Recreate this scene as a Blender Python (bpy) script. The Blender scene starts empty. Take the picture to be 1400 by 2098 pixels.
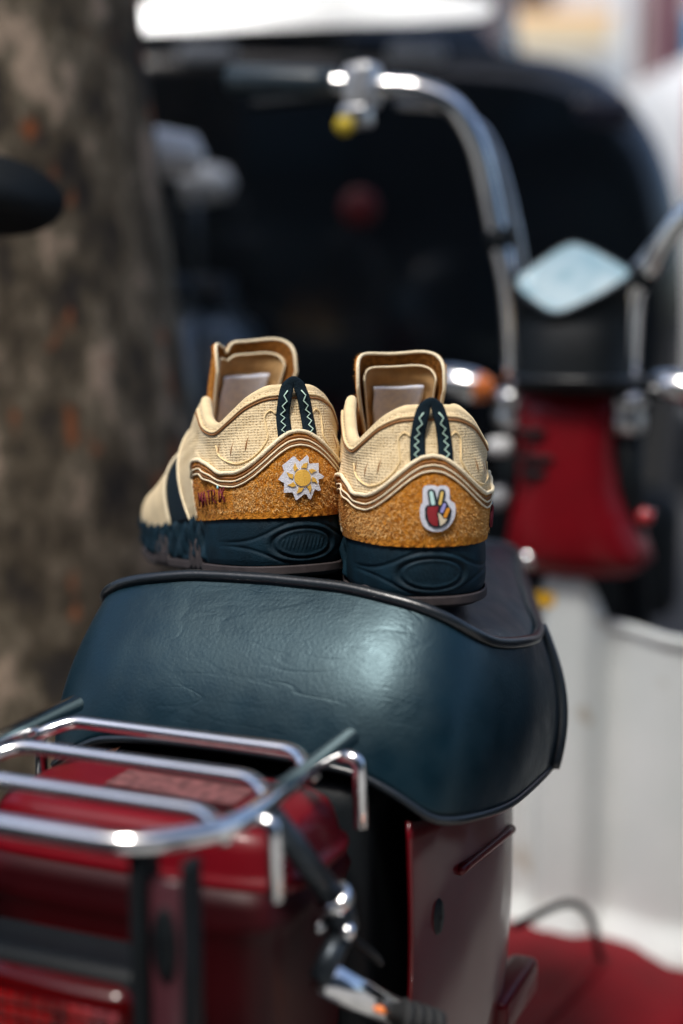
import bpy, bmesh, math, random
import numpy as np
from mathutils import Vector, Matrix
rad = math.radians
random.seed(7); rng = np.random.default_rng(7)
sc = bpy.context.scene
COL = sc.collection

# ------------------------------------------------------------------ camera
cam_d = bpy.data.cameras.new('camera'); cam = bpy.data.objects.new('camera', cam_d); COL.objects.link(cam)
cam.location = (0, 0, .944); cam.rotation_euler = (rad(90-8.5), 0, 0)
cam_d.sensor_fit = 'HORIZONTAL'; cam_d.sensor_width = 24; cam_d.sensor_height = 36; cam_d.lens = 53
cam_d.clip_start = .05; cam_d.clip_end = 2000
cam_d.dof.use_dof = True; cam_d.dof.focus_distance = 1.03; cam_d.dof.aperture_fstop = 1.9
sc.camera = cam
# ------------------------------------------------------------------ sky, sun, exposure
SUN_EL, SUN_AZ = 65, 212          # azimuth clockwise from +Y (behind the camera, to its left)
w = bpy.data.worlds.new('World'); sc.world = w; w.use_nodes = True
nt = w.node_tree; bg = nt.nodes['Background']
sky_n = nt.nodes.new('ShaderNodeTexSky'); sky_n.sky_type = 'NISHITA'; sky_n.sun_disc = False
sky_n.sun_elevation = rad(SUN_EL); sky_n.sun_rotation = rad(SUN_AZ)
sky_n.air_density = 1.0; sky_n.dust_density = 3.0; sky_n.ozone_density = 2.0
nt.links.new(sky_n.outputs[0], bg.inputs[0]); bg.inputs[1].default_value = .105
sd = bpy.data.lights.new('sun', 'SUN'); sun = bpy.data.objects.new('sun', sd); COL.objects.link(sun)
sd.energy = 2.1; sd.angle = rad(13); sd.color = (1, .95, .88)
_s = Vector((math.sin(rad(SUN_AZ))*math.cos(rad(SUN_EL)), math.cos(rad(SUN_AZ))*math.cos(rad(SUN_EL)), math.sin(rad(SUN_EL))))
sun.rotation_euler = _s.to_track_quat('Z', 'Y').to_euler(); sun.location = _s*20
vs = sc.view_settings; vs.view_transform = 'Standard'; vs.look = 'None'; vs.gamma = 1; vs.exposure = .9
vs.use_curve_mapping = False
sc.cycles.use_denoising = True
sc.cycles.max_bounces = 6; sc.cycles.caustics_reflective = False; sc.cycles.caustics_refractive = False

# ------------------------------------------------------------------ materials
def mat(name, col, rough=.5, metal=0., var=0., vscale=20., bump=0., bscale=200., coat=0., spec=.5, col2=None, sheen=0., stretch=None, trans=0., detail=4, emit=None, wear=None):
    m = bpy.data.materials.new(name); m.use_nodes = True
    t = m.node_tree; n = t.nodes; L = t.links; p = n['Principled BSDF']
    p.inputs['Base Color'].default_value = (*col, 1); p.inputs['Roughness'].default_value = rough
    p.inputs['Metallic'].default_value = metal; p.inputs['Specular IOR Level'].default_value = spec
    p.inputs['Coat Weight'].default_value = coat; p.inputs['Coat Roughness'].default_value = .04
    p.inputs['Sheen Weight'].default_value = sheen; p.inputs['Transmission Weight'].default_value = trans
    tc = n.new('ShaderNodeTexCoord'); src = tc.outputs['Object']
    if stretch:
        mp = n.new('ShaderNodeMapping'); mp.inputs['Scale'].default_value = stretch
        L.new(src, mp.inputs[0]); src = mp.outputs[0]
    if var or col2:
        tx = n.new('ShaderNodeTexNoise'); tx.inputs['Scale'].default_value = vscale; tx.inputs['Detail'].default_value = detail
        L.new(src, tx.inputs['Vector'])
        rp = n.new('ShaderNodeValToRGB'); L.new(tx.outputs[0], rp.inputs[0])
        c2 = col2 or tuple(min(1, c*(1+var)) for c in col)
        c1 = col if col2 else tuple(c*(1-var) for c in col)
        rp.color_ramp.elements[0].position = .34; rp.color_ramp.elements[1].position = .66
        rp.color_ramp.elements[0].color = (*c1, 1); rp.color_ramp.elements[1].color = (*c2, 1)
        out = rp.outputs[0]
        if wear:
            wc, ws, wt = wear
            t2 = n.new('ShaderNodeTexNoise'); t2.inputs['Scale'].default_value = ws; t2.inputs['Detail'].default_value = 6
            L.new(src, t2.inputs['Vector'])
            r2 = n.new('ShaderNodeValToRGB'); L.new(t2.outputs[0], r2.inputs[0])
            r2.color_ramp.elements[0].position = wt; r2.color_ramp.elements[1].position = wt+.06
            r2.color_ramp.elements[0].color = (0, 0, 0, 1); r2.color_ramp.elements[1].color = (1, 1, 1, 1)
            mx = n.new('ShaderNodeMix'); mx.data_type = 'RGBA'
            L.new(r2.outputs[0], mx.inputs[0]); L.new(out, mx.inputs[6]); mx.inputs[7].default_value = (*wc, 1)
            out = mx.outputs[2]
        L.new(out, p.inputs['Base Color'])
    if bump:
        bx = n.new('ShaderNodeTexNoise'); bx.inputs['Scale'].default_value = bscale; bx.inputs['Detail'].default_value = 5
        L.new(src, bx.inputs['Vector'])
        bp = n.new('ShaderNodeBump'); bp.inputs['Strength'].default_value = bump; bp.inputs['Distance'].default_value = .002
        L.new(bx.outputs[0], bp.inputs['Height']); L.new(bp.outputs[0], p.inputs['Normal'])
    if emit:
        p.inputs['Emission Color'].default_value = (*emit[0], 1); p.inputs['Emission Strength'].default_value = emit[1]
    return m

M = {}
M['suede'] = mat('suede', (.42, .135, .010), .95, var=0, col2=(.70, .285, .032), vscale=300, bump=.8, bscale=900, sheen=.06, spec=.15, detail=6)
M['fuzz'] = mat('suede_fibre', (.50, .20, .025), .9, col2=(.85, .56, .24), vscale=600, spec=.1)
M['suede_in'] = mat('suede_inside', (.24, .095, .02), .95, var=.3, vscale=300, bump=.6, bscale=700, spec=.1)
M['cream'] = mat('cream_binding', (.84, .72, .50), .75, var=.06, vscale=300, bump=.4, bscale=900, spec=.2)
M['lining'] = mat('tan_lining', (.50, .31, .135), .85, var=.14, vscale=90, bump=.5, bscale=1200, spec=.15, sheen=.1)
M['collar'] = mat('collar_knit', (.76, .60, .35), .8, var=.06, vscale=120, bump=.4, bscale=1500, spec=.2, sheen=.1)
M['toe'] = mat('cream_suede_toe', (.76, .61, .38), .9, var=.1, vscale=60, bump=.4, bscale=700, spec=.15)
M['weld'] = mat('welded_overlay', (.84, .64, .34), .5, spec=.3)
M['pucker'] = mat('thread_and_shade_brown', (.27, .115, .035), .9)  # seam thread, also the painted shade of the mesh dents
M['navy'] = mat('navy_foam', (.0022, .0155, .0265), .62, var=.25, vscale=60, bump=.25, bscale=900, spec=.2)
M['web'] = mat('navy_webbing', (.005, .016, .026), .85, bump=.7, bscale=1600, spec=.2)
M['gum'] = mat('brown_rubber', (.042, .034, .035), .7, var=.15, vscale=120, spec=.3)
M['mint'] = mat('mint_thread', (.55, .78, .66), .7)
M['felt'] = mat('white_felt', (.74, .76, .84), .95, var=.07, vscale=700, bump=.5, bscale=1500, spec=.1)
M['label'] = mat('woven_label', (.68, .72, .86), .85, col2=(.84, .86, .93), vscale=260, spec=.15, detail=5)
M['sunyellow'] = mat('yellow_thread', (.80, .47, .07), .7, var=.08, vscale=900, bump=.3, bscale=1500)
M['dkthread'] = mat('navy_thread', (.008, .020, .030), .8)
M['redthread'] = mat('red_thread', (.30, .012, .02), .75, bump=.4, bscale=1500)
M['mint2'] = mat('pale_mint_thread', (.55, .80, .76), .7)
M['yel2'] = mat('soft_yellow_thread', (.82, .56, .14), .7)
M['lilac'] = mat('lilac_thread', (.36, .34, .72), .7)
M['orng'] = mat('orange_thread', (.82, .32, .02), .7)
M['beige'] = mat('beige_thread', (.76, .66, .48), .7)
M['wine'] = mat('wine_thread', (.16, .006, .02), .7)
M['flame'] = mat('pale_blue_thread', (.35, .72, .80), .7)

def chrome_mat(name='chrome', col=(.86, .87, .88), rough=.13):
    return mat(name, col, rough, metal=1, bump=.04, bscale=60, wear=((.30, .22, .15), 60, .71), var=.05, vscale=30)
M['chrome'] = chrome_mat()
M['chrome_dull'] = mat('dull_chrome', (.62, .63, .64), .3, metal=1, var=.15, vscale=60)
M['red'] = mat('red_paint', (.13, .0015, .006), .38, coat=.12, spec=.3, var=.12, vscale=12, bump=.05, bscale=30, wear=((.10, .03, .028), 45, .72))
M['reddk'] = mat('red_plastic', (.19, .002, .007), .42, coat=.08, spec=.28, var=.1, vscale=12)
M['white'] = mat('white_plastic', (.66, .71, .70), .45, col2=(.78, .81, .80), vscale=5, wear=((.52, .50, .44), 14, .63), bump=.06, bscale=40)
M['black'] = mat('black_plastic', (.0045, .007, .009), .55, spec=.25, var=.2, vscale=30, bump=.1, bscale=300)
M['blackgl'] = mat('gloss_black_paint', (.004, .006, .008), .2, coat=.6, var=.2, vscale=3)
M['rubber'] = mat('tyre_rubber', (.014, .015, .016), .8, var=.2, vscale=40, bump=.3, bscale=90)
M['steel_dk'] = mat('dark_steel', (.035, .045, .055), .38, metal=.6, var=.3, vscale=80)
M['amber'] = mat('amber_lens', (.85, .22, .04), .2, coat=.5)
M['redlens'] = mat('red_lens', (.42, .004, .006), .12, coat=1.)
M['yellow'] = mat('yellow_paint', (.78, .58, .04), .5)
M['sticker'] = mat('yellow_sticker', (.85, .46, .0), .5)
M['stickdk'] = mat('sticker_print', (.02, .012, .012), .6)
M['stickgr'] = mat('sticker_grey', (.15, .055, .055), .6, var=.4, vscale=160)
M['lensglass'] = mat('instrument_lens', (.30, .52, .62), .15, metal=0, col2=(.62, .78, .84), vscale=22, coat=.8)  # pale cyan base stands in for sky mirrored in the lens
M['emblem'] = mat('dark_red_enamel', (.10, .003, .006), .4)
M['greypl'] = mat('grey_plastic', (.34, .36, .38), .5, var=.1, vscale=20)

def leather():
    m = mat('black_leatherette', (.0022, .0115, .019), .38, var=.15, vscale=30, bump=.10, bscale=420, spec=.5)
    t = m.node_tree; n = t.nodes; L = t.links; p = n['Principled BSDF']
    p.inputs['Specular Tint'].default_value = (.62, .90, 1, 1)
    bp = [x for x in n if x.type == 'BUMP'][0]; tc = [x for x in n if x.type == 'TEX_COORD'][0]
    lines = None
    for rot, loc, sc_, wdt in ((32, 0, (4, 4, 22), .020), (-48, 5, (4, 4, 20), .018), (62, 9, (4, 4, 24), .018)):
        mp = n.new('ShaderNodeMapping'); mp.inputs['Rotation'].default_value = (0, rad(rot), 0); mp.inputs['Scale'].default_value = sc_; mp.inputs['Location'].default_value = (loc, loc, loc)
        L.new(tc.outputs['Object'], mp.inputs[0])
        nz = n.new('ShaderNodeTexNoise'); nz.inputs['Scale'].default_value = 1.6; nz.inputs['Detail'].default_value = 2; nz.inputs['Distortion'].default_value = .6
        L.new(mp.outputs[0], nz.inputs['Vector'])
        rp = n.new('ShaderNodeValToRGB'); L.new(nz.outputs[0], rp.inputs[0]); e = rp.color_ramp.elements
        e[0].position = .5-wdt; e[0].color = (0, 0, 0, 1); e[1].position = .5+wdt; e[1].color = (0, 0, 0, 1); k = e.new(.5); k.color = (1, 1, 1, 1)
        mk = n.new('ShaderNodeTexNoise'); mk.inputs['Scale'].default_value = 15; ml = n.new('ShaderNodeMapping'); ml.inputs['Location'].default_value = (loc+2.2, 1, loc); L.new(tc.outputs['Object'], ml.inputs[0]); L.new(ml.outputs[0], mk.inputs['Vector'])
        r2 = n.new('ShaderNodeValToRGB'); L.new(mk.outputs[0], r2.inputs[0]); r2.color_ramp.elements[0].position = .53; r2.color_ramp.elements[1].position = .68
        mu = n.new('ShaderNodeMath'); mu.operation = 'MULTIPLY'; L.new(rp.outputs[0], mu.inputs[0]); L.new(r2.outputs[0], mu.inputs[1])
        if lines is None: lines = mu.outputs[0]
        else:
            ad = n.new('ShaderNodeMath'); ad.operation = 'MAXIMUM'; L.new(lines, ad.inputs[0]); L.new(mu.outputs[0], ad.inputs[1]); lines = ad.outputs[0]
    b2 = n.new('ShaderNodeBump'); b2.invert = True; b2.inputs['Strength'].default_value = .30; b2.inputs['Distance'].default_value = .0004
    L.new(lines, b2.inputs['Height']); L.new(bp.outputs[0], b2.inputs['Normal']); L.new(b2.outputs[0], p.inputs['Normal'])
    # scuffs make the gloss uneven
    sc2 = n.new('ShaderNodeTexNoise'); sc2.inputs['Scale'].default_value = 55; sc2.inputs['Detail'].default_value = 6; L.new(tc.outputs['Object'], sc2.inputs['Vector'])
    mr = n.new('ShaderNodeMapRange'); mr.inputs[1].default_value = .3; mr.inputs[2].default_value = .7; mr.inputs[3].default_value = .31; mr.inputs[4].default_value = .46; L.new(sc2.outputs[0], mr.inputs[0]); L.new(mr.outputs[0], p.inputs['Roughness'])
    return m
M['leather'] = leather()
M['piping'] = mat('black_vinyl_piping', (.010, .014, .018), .3, spec=.6, bump=.1, bscale=300)

def meshfabric():
    m = mat('cream_mesh', (.74, .58, .34), .8, spec=.2, col2=(.82, .67, .43), vscale=40, sheen=.05)
    t = m.node_tree; n = t.nodes; L = t.links; p = n['Principled BSDF']; tc = [x for x in n if x.type == 'TEX_COORD'][0]
    vo = n.new('ShaderNodeTexVoronoi'); vo.inputs['Scale'].default_value = 560; vo.inputs['Randomness'].default_value = .25
    L.new(tc.outputs['Object'], vo.inputs['Vector'])
    rp = n.new('ShaderNodeValToRGB'); L.new(vo.outputs['Distance'], rp.inputs[0]); e = rp.color_ramp.elements
    e[0].position = .12; e[0].color = (.50, .36, .20, 1); e[1].position = .42; e[1].color = (1, 1, 1, 1)
    mx = n.new('ShaderNodeMix'); mx.data_type = 'RGBA'; mx.blend_type = 'MULTIPLY'; mx.inputs[0].default_value = .75
    src = p.inputs['Base Color'].links[0].from_socket; L.new(src, mx.inputs[6]); L.new(rp.outputs[0], mx.inputs[7]); L.new(mx.outputs[2], p.inputs['Base Color'])
    bp = n.new('ShaderNodeBump'); bp.inputs['Strength'].default_value = .9; bp.inputs['Distance'].default_value = .0009
    L.new(vo.outputs['Distance'], bp.inputs['Height']); L.new(bp.outputs[0], p.inputs['Normal'])
    return m
M['mesh'] = meshfabric()

def bark():
    m = bpy.data.materials.new('mottled_bark'); m.use_nodes = True; t = m.node_tree; n = t.nodes; L = t.links; p = n['Principled BSDF']
    p.inputs['Roughness'].default_value = .9; p.inputs['Specular IOR Level'].default_value = .2
    tc = n.new('ShaderNodeTexCoord'); mp = n.new('ShaderNodeMapping'); mp.inputs['Scale'].default_value = (1, 1, .55); L.new(tc.outputs['Object'], mp.inputs[0])
    a = n.new('ShaderNodeTexNoise'); a.inputs['Scale'].default_value = 17; a.inputs['Detail'].default_value = 7; a.inputs['Roughness'].default_value = .68
    L.new(mp.outputs[0], a.inputs['Vector'])
    r = n.new('ShaderNodeValToRGB'); L.new(a.outputs[0], r.inputs[0]); e = r.color_ramp.elements
    e[0].position = .38; e[0].color = (.040, .036, .034, 1); e[1].position = .62; e[1].color = (.46, .35, .27, 1)
    k = e.new(.47); k.color = (.11, .088, .062, 1); k = e.new(.56); k.color = (.21, .175, .13, 1)
    big = n.new('ShaderNodeTexNoise'); big.inputs['Scale'].default_value = 5; L.new(mp.outputs[0], big.inputs['Vector'])
    br = n.new('ShaderNodeValToRGB'); L.new(big.outputs[0], br.inputs[0]); br.color_ramp.elements[0].position = .35; br.color_ramp.elements[1].position = .7
    br.color_ramp.elements[0].color = (.62, .60, .58, 1); br.color_ramp.elements[1].color = (1.05, 1.05, 1.0, 1)
    mu = n.new('ShaderNodeMix'); mu.data_type = 'RGBA'; mu.blend_type = 'MULTIPLY'; mu.inputs[0].default_value = 1
    L.new(r.outputs[0], mu.inputs[6]); L.new(br.outputs[0], mu.inputs[7])
    o = n.new('ShaderNodeTexNoise'); o.inputs['Scale'].default_value = 17; o.inputs['Detail'].default_value = 4
    ofs = n.new('ShaderNodeMapping'); ofs.inputs['Location'].default_value = (3.1, 7.7, 1.3); L.new(mp.outputs[0], ofs.inputs[0]); L.new(ofs.outputs[0], o.inputs['Vector'])
    orr = n.new('ShaderNodeValToRGB'); L.new(o.outputs[0], orr.inputs[0]); orr.color_ramp.elements[0].position = .625; orr.color_ramp.elements[1].position = .69
    m2 = n.new('ShaderNodeMix'); m2.data_type = 'RGBA'; L.new(orr.outputs[0], m2.inputs[0]); L.new(mu.outputs[2], m2.inputs[6]); m2.inputs[7].default_value = (.33, .10, .035, 1)
    L.new(m2.outputs[2], p.inputs['Base Color'])
    bp = n.new('ShaderNodeBump'); bp.inputs['Strength'].default_value = .8; bp.inputs['Distance'].default_value = .012
    L.new(a.outputs[0], bp.inputs['Height']); L.new(bp.outputs[0], p.inputs['Normal'])
    return m
M['bark'] = bark()
M['leaf'] = mat('leaf_green', (.030, .075, .022), .55, col2=(.06, .12, .035), vscale=3)

# ------------------------------------------------------------------ mesh helpers
def add(name, verts, faces, m=None, parent=None, smooth=True):
    me = bpy.data.meshes.new(name); me.from_pydata([tuple(map(float, v)) for v in verts], [], [tuple(f) for f in faces]); me.update()
    o = bpy.data.objects.new(name, me); COL.objects.link(o)
    if m: me.materials.append(M[m] if isinstance(m, str) else m)
    if parent: o.parent = parent
    if smooth: me.polygons.foreach_set('use_smooth', [True]*len(me.polygons))
    return o
def empty(name, loc=(0, 0, 0), rz=0):
    o = bpy.data.objects.new(name, None); COL.objects.link(o); o.location = loc; o.rotation_euler = (0, 0, rz); o.empty_display_size = .05; return o
def tag(o, label, cat, group=None):
    o['label'] = label; o['category'] = cat
    if group: o['group'] = group
    return o
def struct(o): o['kind'] = 'structure'; return o
def stuff(o): o['kind'] = 'stuff'; return o
class MB:
    def __init__(s): s.v = []; s.f = []
    def put(s, v, f):
        k = len(s.v); s.v += [tuple(p) for p in v]; s.f += [tuple(i+k for i in q) for q in f]; return s
    def build(s, name, m, parent=None, smooth=True): return add(name, s.v, s.f, m, parent, smooth)
def interp_path(pts, n, closed=False):
    """Catmull-Rom through pts, n samples"""
    P = np.array(pts, float); k = len(P)
    if closed: Q = np.vstack([P[-1], P, P[0], P[1]]); segs = k
    else: Q = np.vstack([2*P[0]-P[1], P, 2*P[-1]-P[-2]]); segs = k-1
    out = []
    ts = np.linspace(0, segs, n, endpoint=not closed)
    for t in ts:
        i = min(int(t), segs-1); x = t-i; a, b, c, d = Q[i], Q[i+1], Q[i+2], Q[i+3]
        out.append(.5*((2*b)+(c-a)*x+(2*a-5*b+4*c-d)*x*x+(3*b-a-3*c+d)*x**3))
    return np.array(out)
def tube_geo(path, r, seg=10, closed=False, flat=1., cap=True):
    P = np.array(path, float); n = len(P); R = np.full(n, r) if np.isscalar(r) else np.array(r)
    T = np.zeros_like(P)
    T[1:-1] = P[2:]-P[:-2]; T[0] = P[1]-P[0]; T[-1] = P[-1]-P[-2]
    if closed: T[0] = P[1]-P[-1]; T[-1] = P[0]-P[-2]
    T /= np.linalg.norm(T, axis=1)[:, None]+1e-12
    nrm = np.cross(T[0], [0, 0, 1.]);
    if np.linalg.norm(nrm) < 1e-3: nrm = np.cross(T[0], [1., 0, 0])
    nrm /= np.linalg.norm(nrm); V = []; Fc = []
    for i in range(n):
        nrm = nrm-T[i]*(nrm@T[i]); nrm /= np.linalg.norm(nrm)+1e-12; b = np.cross(T[i], nrm)
        for j in range(seg):
            a = 2*math.pi*j/seg; V.append(P[i]+R[i]*(math.cos(a)*nrm*flat+math.sin(a)*b))
    m = n if closed else n-1
    for i in range(m):
        for j in range(seg):
            a = i*seg+j; b = i*seg+(j+1) % seg; c = ((i+1) % n)*seg+(j+1) % seg; d = ((i+1) % n)*seg+j
            Fc.append((a, d, c, b))
    if cap and not closed:
        V.append(P[0]-T[0]*R[0]*.35); V.append(P[-1]+T[-1]*R[-1]*.35); k = len(V)
        for j in range(seg):
            Fc.append((k-2, j, (j+1) % seg)); Fc.append((k-1, (n-1)*seg+(j+1) % seg, (n-1)*seg+j))
    return V, Fc
def tube(name, path, r, m, parent=None, seg=10, closed=False, smooth_n=0, **k):
    if smooth_n: path = interp_path(path, smooth_n, closed)
    v, f = tube_geo(path, r, seg, closed, **k); return add(name, v, f, m, parent)
def fillet(pts, r, n=6):
    """polyline with rounded corners"""
    P = [np.array(p, float) for p in pts]; out = [P[0]]
    for i in range(1, len(P)-1):
        a = P[i-1]-P[i]; b = P[i+1]-P[i]; la, lb = np.linalg.norm(a), np.linalg.norm(b)
        q = min(r, la*.49, lb*.49); A = P[i]+a/la*q; B = P[i]+b/lb*q
        for t in np.linspace(0, 1, n): out.append((1-t)**2*A+2*t*(1-t)*P[i]+t*t*B)
    out.append(P[-1]); return out
def grid_geo(fn, us, vs_, closed_u=False):
    V = [fn(u, v) for v in vs_ for u in us]; n = len(us); F_ = []
    for j in range(len(vs_)-1):
        for i in range(n if closed_u else n-1):
            a = j*n+i; b = j*n+(i+1) % n; F_.append((a, b, b+n, a+n))
    return V, F_
def loft_geo(rings, cap0=True, cap1=True):
    n = len(rings[0]); V = [tuple(p) for R in rings for p in R]; Fc = []
    for j in range(len(rings)-1):
        for i in range(n):
            a = j*n+i; b = j*n+(i+1) % n; Fc.append((a, b, b+n, a+n))
    for flag, j in ((cap0, 0), (cap1, len(rings)-1)):
        if flag:
            c = np.mean(np.array(rings[j], float), axis=0); V.append(tuple(c)); k = len(V)-1
            for i in range(n):
                a = j*n+i; b = j*n+(i+1) % n; Fc.append((k, b, a) if j == 0 else (k, a, b))
    return V, Fc
def sup_ring(cx, cy, z, hx, hy, n=40, e=2.6):
    R = []
    for i in range(n):
        a = 2*math.pi*i/n; c, s = math.cos(a), math.sin(a)
        R.append((cx+hx*math.copysign(abs(c)**(2/e), c), cy+hy*math.copysign(abs(s)**(2/e), s), z))
    return R
def rbox_geo(lo, hi, bev=.01, seg=3):
    bm = bmesh.new(); bmesh.ops.create_cube(bm, size=1)
    lo, hi = np.array(lo), np.array(hi)
    for v in bm.verts: v.co = Vector(((v.co.x+.5)*(hi[0]-lo[0])+lo[0], (v.co.y+.5)*(hi[1]-lo[1])+lo[1], (v.co.z+.5)*(hi[2]-lo[2])+lo[2]))
    bmesh.ops.bevel(bm, geom=bm.edges[:], offset=bev, segments=seg, profile=.5, affect='EDGES', clamp_overlap=True)
    bm.verts.index_update(); V = [tuple(v.co) for v in bm.verts]; Fc = [[v.index for v in f.verts] for f in bm.faces]; bm.free(); return V, Fc
def rbox(name, lo, hi, bev, m, parent=None, seg=3, smooth=True):
    v, f = rbox_geo(lo, hi, bev, seg); return add(name, v, f, m, parent, smooth)
def lathe_geo(prof, axis_o=(0, 0, 0), ax='z', n=28):
    V = []; Fc = []
    for r, h in prof:
        for i in range(n):
            a = 2*math.pi*i/n; c, s = r*math.cos(a), r*math.sin(a)
            p = {'z': (c, s, h), 'x': (h, c, s), 'y': (s, h, c)}[ax]; V.append(tuple(np.add(p, axis_o)))
    for j in range(len(prof)-1):
        for i in range(n):
            a = j*n+i; b = j*n+(i+1) % n; Fc.append((a, b, b+n, a+n))
    return V, Fc
def lathe(name, prof, o, ax, m, parent=None, n=28):
    v, f = lathe_geo(prof, o, ax, n); return add(name, v, f, m, parent)
def solidify(o, t, off=-1):
    md = o.modifiers.new('thick', 'SOLIDIFY'); md.thickness = t; md.offset = off; return o
def pw(xs, ys):
    xs = np.array(xs, float); ys = np.array(ys, float)
    def f(x):  # smooth monotone-ish cubic (finite difference hermite)
        x = min(max(x, xs[0]), xs[-1]); i = int(min(max(np.searchsorted(xs, x)-1, 0), len(xs)-2))
        h = xs[i+1]-xs[i]; t = (x-xs[i])/h
        d = np.diff(ys)/np.diff(xs)
        def slope(k):
            if k == 0: return d[0]
            if k == len(xs)-1: return d[-1]
            return 0 if d[k-1]*d[k] <= 0 else 2*d[k-1]*d[k]/(d[k-1]+d[k])
        m0, m1 = slope(i)*h, slope(i+1)*h
        return (2*t**3-3*t*t+1)*ys[i]+(t**3-2*t*t+t)*m0+(-2*t**3+3*t*t)*ys[i+1]+(t**3-t*t)*m1
    return f
def sstep(a, b, x): t = min(max((x-a)/(b-a), 0), 1); return t*t*(3-2*t)

# ================================================================== SETTING
def ground_mat():
    return mat('concrete_pavement', (.22, .22, .21), .85, col2=(.31, .305, .29), vscale=3, bump=.3, bscale=60)
def road_mat():
    return mat('asphalt', (.045, .046, .05), .9, var=.25, vscale=40, bump=.5, bscale=150)
g = 400
struct(add('ground', [(-g, -g, -.13), (g, -g, -.13), (g, g, -.13), (-g, g, -.13)], [(0, 1, 2, 3)], road_mat(), None, False))
v, f = rbox_geo((-30, -6, -.127), (30, 2.84, 0), .02, 2)
struct(add('pavement', v, f, ground_mat(), None, False))
v, f = rbox_geo((-30, 12.0, -.127), (30, 16.2, -.001), .02, 2)
struct(add('far_pavement', v, f, ground_mat(), None, False))

# ---- far building: pale shop front across the road
def window(parent, x0, x1, y, z0, z1, fm, pm):
    t = .06
    fr = MB()
    fr.put(*rbox_geo((x0, y-.07, z0), (x1, y, z0+t), .008, 1)); fr.put(*rbox_geo((x0, y-.07, z1-t), (x1, y, z1), .008, 1))
    fr.put(*rbox_geo((x0, y-.068, z0+t), (x0+t, y, z1-t), .008, 1)); fr.put(*rbox_geo((x1-t, y-.068, z0+t), (x1, y, z1-t), .008, 1))
    w_ = fr.build('window', fm, parent, False)
    add('pane', [(x0+t, y-.02, z0+t), (x1-t, y-.02, z0+t), (x1-t, y-.02, z1-t), (x0+t, y-.02, z1-t)], [(0, 1, 2, 3)], pm, w_, False)
M['wallpale'] = mat('pale_render', (.70, .76, .78), .85, col2=(.80, .82, .82), vscale=2, bump=.2, bscale=40)
M['wallwarm'] = mat('pinkish_render', (.44, .35, .35), .85, var=.1, vscale=2)
M['pane'] = mat('window_glass', (.05, .09, .12), .08, coat=.5)
M['frame'] = mat('white_frame', (.72, .73, .73), .5)
M['sign_cream'] = mat('cream_sign', (.82, .66, .42), .5)
M['sign_org'] = mat('orange_sign', (.80, .36, .06), .5)
M['sign_cyan'] = mat('cyan_sign', (.02, .42, .72), .5)
M['sign_wine'] = mat('wine_column', (.12, .045, .06), .6)
b1 = empty('shop_building', (-.35, 16.2, 0)); tag(b1, 'pale blue-white building with windows across the street', 'building')
rbox('wall', (-3.2, 0, 0), (3.4, 7, 8.5), .03, 'wallpale', b1, 1, False)
for x in (-2.6, -.6, 1.4):
    for z in (3.7, 6.2): window(b1, x, x+1.2, -.003, z, z+1.6, 'frame', 'pane')
window(b1, -2.7, -.3, -.003, .5, 2.5, 'frame', 'pane')
d_ = rbox('door', (.3, -.06, .02), (1.4, -.003, 2.3), .02, 'sign_wine', b1, 2); rbox('handle', (.4, -.1, 1.0), (.44, -.062, 1.3), .01, 'chrome', d_)
rbox('cornice', (-3.3, -.15, 8.3), (3.5, -.003, 8.55), .03, 'frame', b1, 2)
b2 = empty('pink_building', (6.8, 16.2, 0)); tag(b2, 'pinkish rendered building with wine-coloured column beside the pale one', 'building')
rbox('wall', (-3.7, 0, 0), (4, 7, 9.5), .03, 'wallwarm', b2, 1, False)
for x in (-2.9, -.9, 1.1):
    for z in (3.4, 6.2): window(b2, x, x+1.2, -.003, z, z+1.6, 'frame', 'pane')
window(b2, -3.0, 2.6, -.003, .6, 2.4, 'frame', 'pane')
rbox('column', (-3.6, -.25, 0), (-3.3, -.003, 4), .02, 'sign_wine', b2, 2)
b3 = empty('dark_shop_building', (-7.85, 16.2, 0)); tag(b3, 'dark teal building on the far side of the street, behind the tree', 'building')
M['walldk'] = mat('dark_teal_render', (.03, .07, .08), .8, var=.2, vscale=2)
rbox('wall', (-6, 0, 0), (4.25, 7, 9), .03, 'walldk', b3, 1, False)
for x in (-4.5, -2, .5, 2.4):
    for z in (.6, 3.6, 6.2): window(b3, x, x+1.3, -.003, z, z+1.7, 'frame', 'pane')
b4 = empty('added_dark_building', (0, -5.2, 0)); tag(b4, 'unseen dark building added behind the photographer to block low sky light', 'building')  # unseen, added to darken low reflections and rear-facing sides
rbox('wall', (-16, -6, 0), (16, 0, 8.5), .03, mat('dark_render', (.05, .055, .06), .8, var=.2, vscale=2), b4, 1, False)
for x in range(-14, 14, 4):
    for z in (.7, 3.4, 6.0): window(b4, x, x+2.2, .07, z, z+1.8, 'steel_dk', 'pane')
def board(name, lo, hi, m, m2, label):
    e = empty(name, ((lo[0]+hi[0])/2, hi[1], lo[2])); tag(e, label, 'sign')
    cx, cy, cz = (lo[0]+hi[0])/2, hi[1], lo[2]
    rbox('panel', (lo[0]-cx, lo[1]-cy, 0), (hi[0]-cx, hi[1]-cy, hi[2]-cz), .02, m, e)
    rbox('border', (lo[0]-cx-.05, lo[1]-cy+.03, hi[2]-cz+.002), (hi[0]-cx+.05, hi[1]-cy, hi[2]-cz+.08), .01, m2, e)
    for x in (lo[0]-cx+.1, hi[0]-cx-.14): rbox('mount', (x, 0, .05), (x+.04, .2, .09), .004, 'steel_dk', e, 1)
board('shop_sign', (1.30, 15.9, 3.36), (2.75, 16.0, 3.66), 'sign_cream', 'sign_org', 'cream and orange shop sign board on the pale building')
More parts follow.
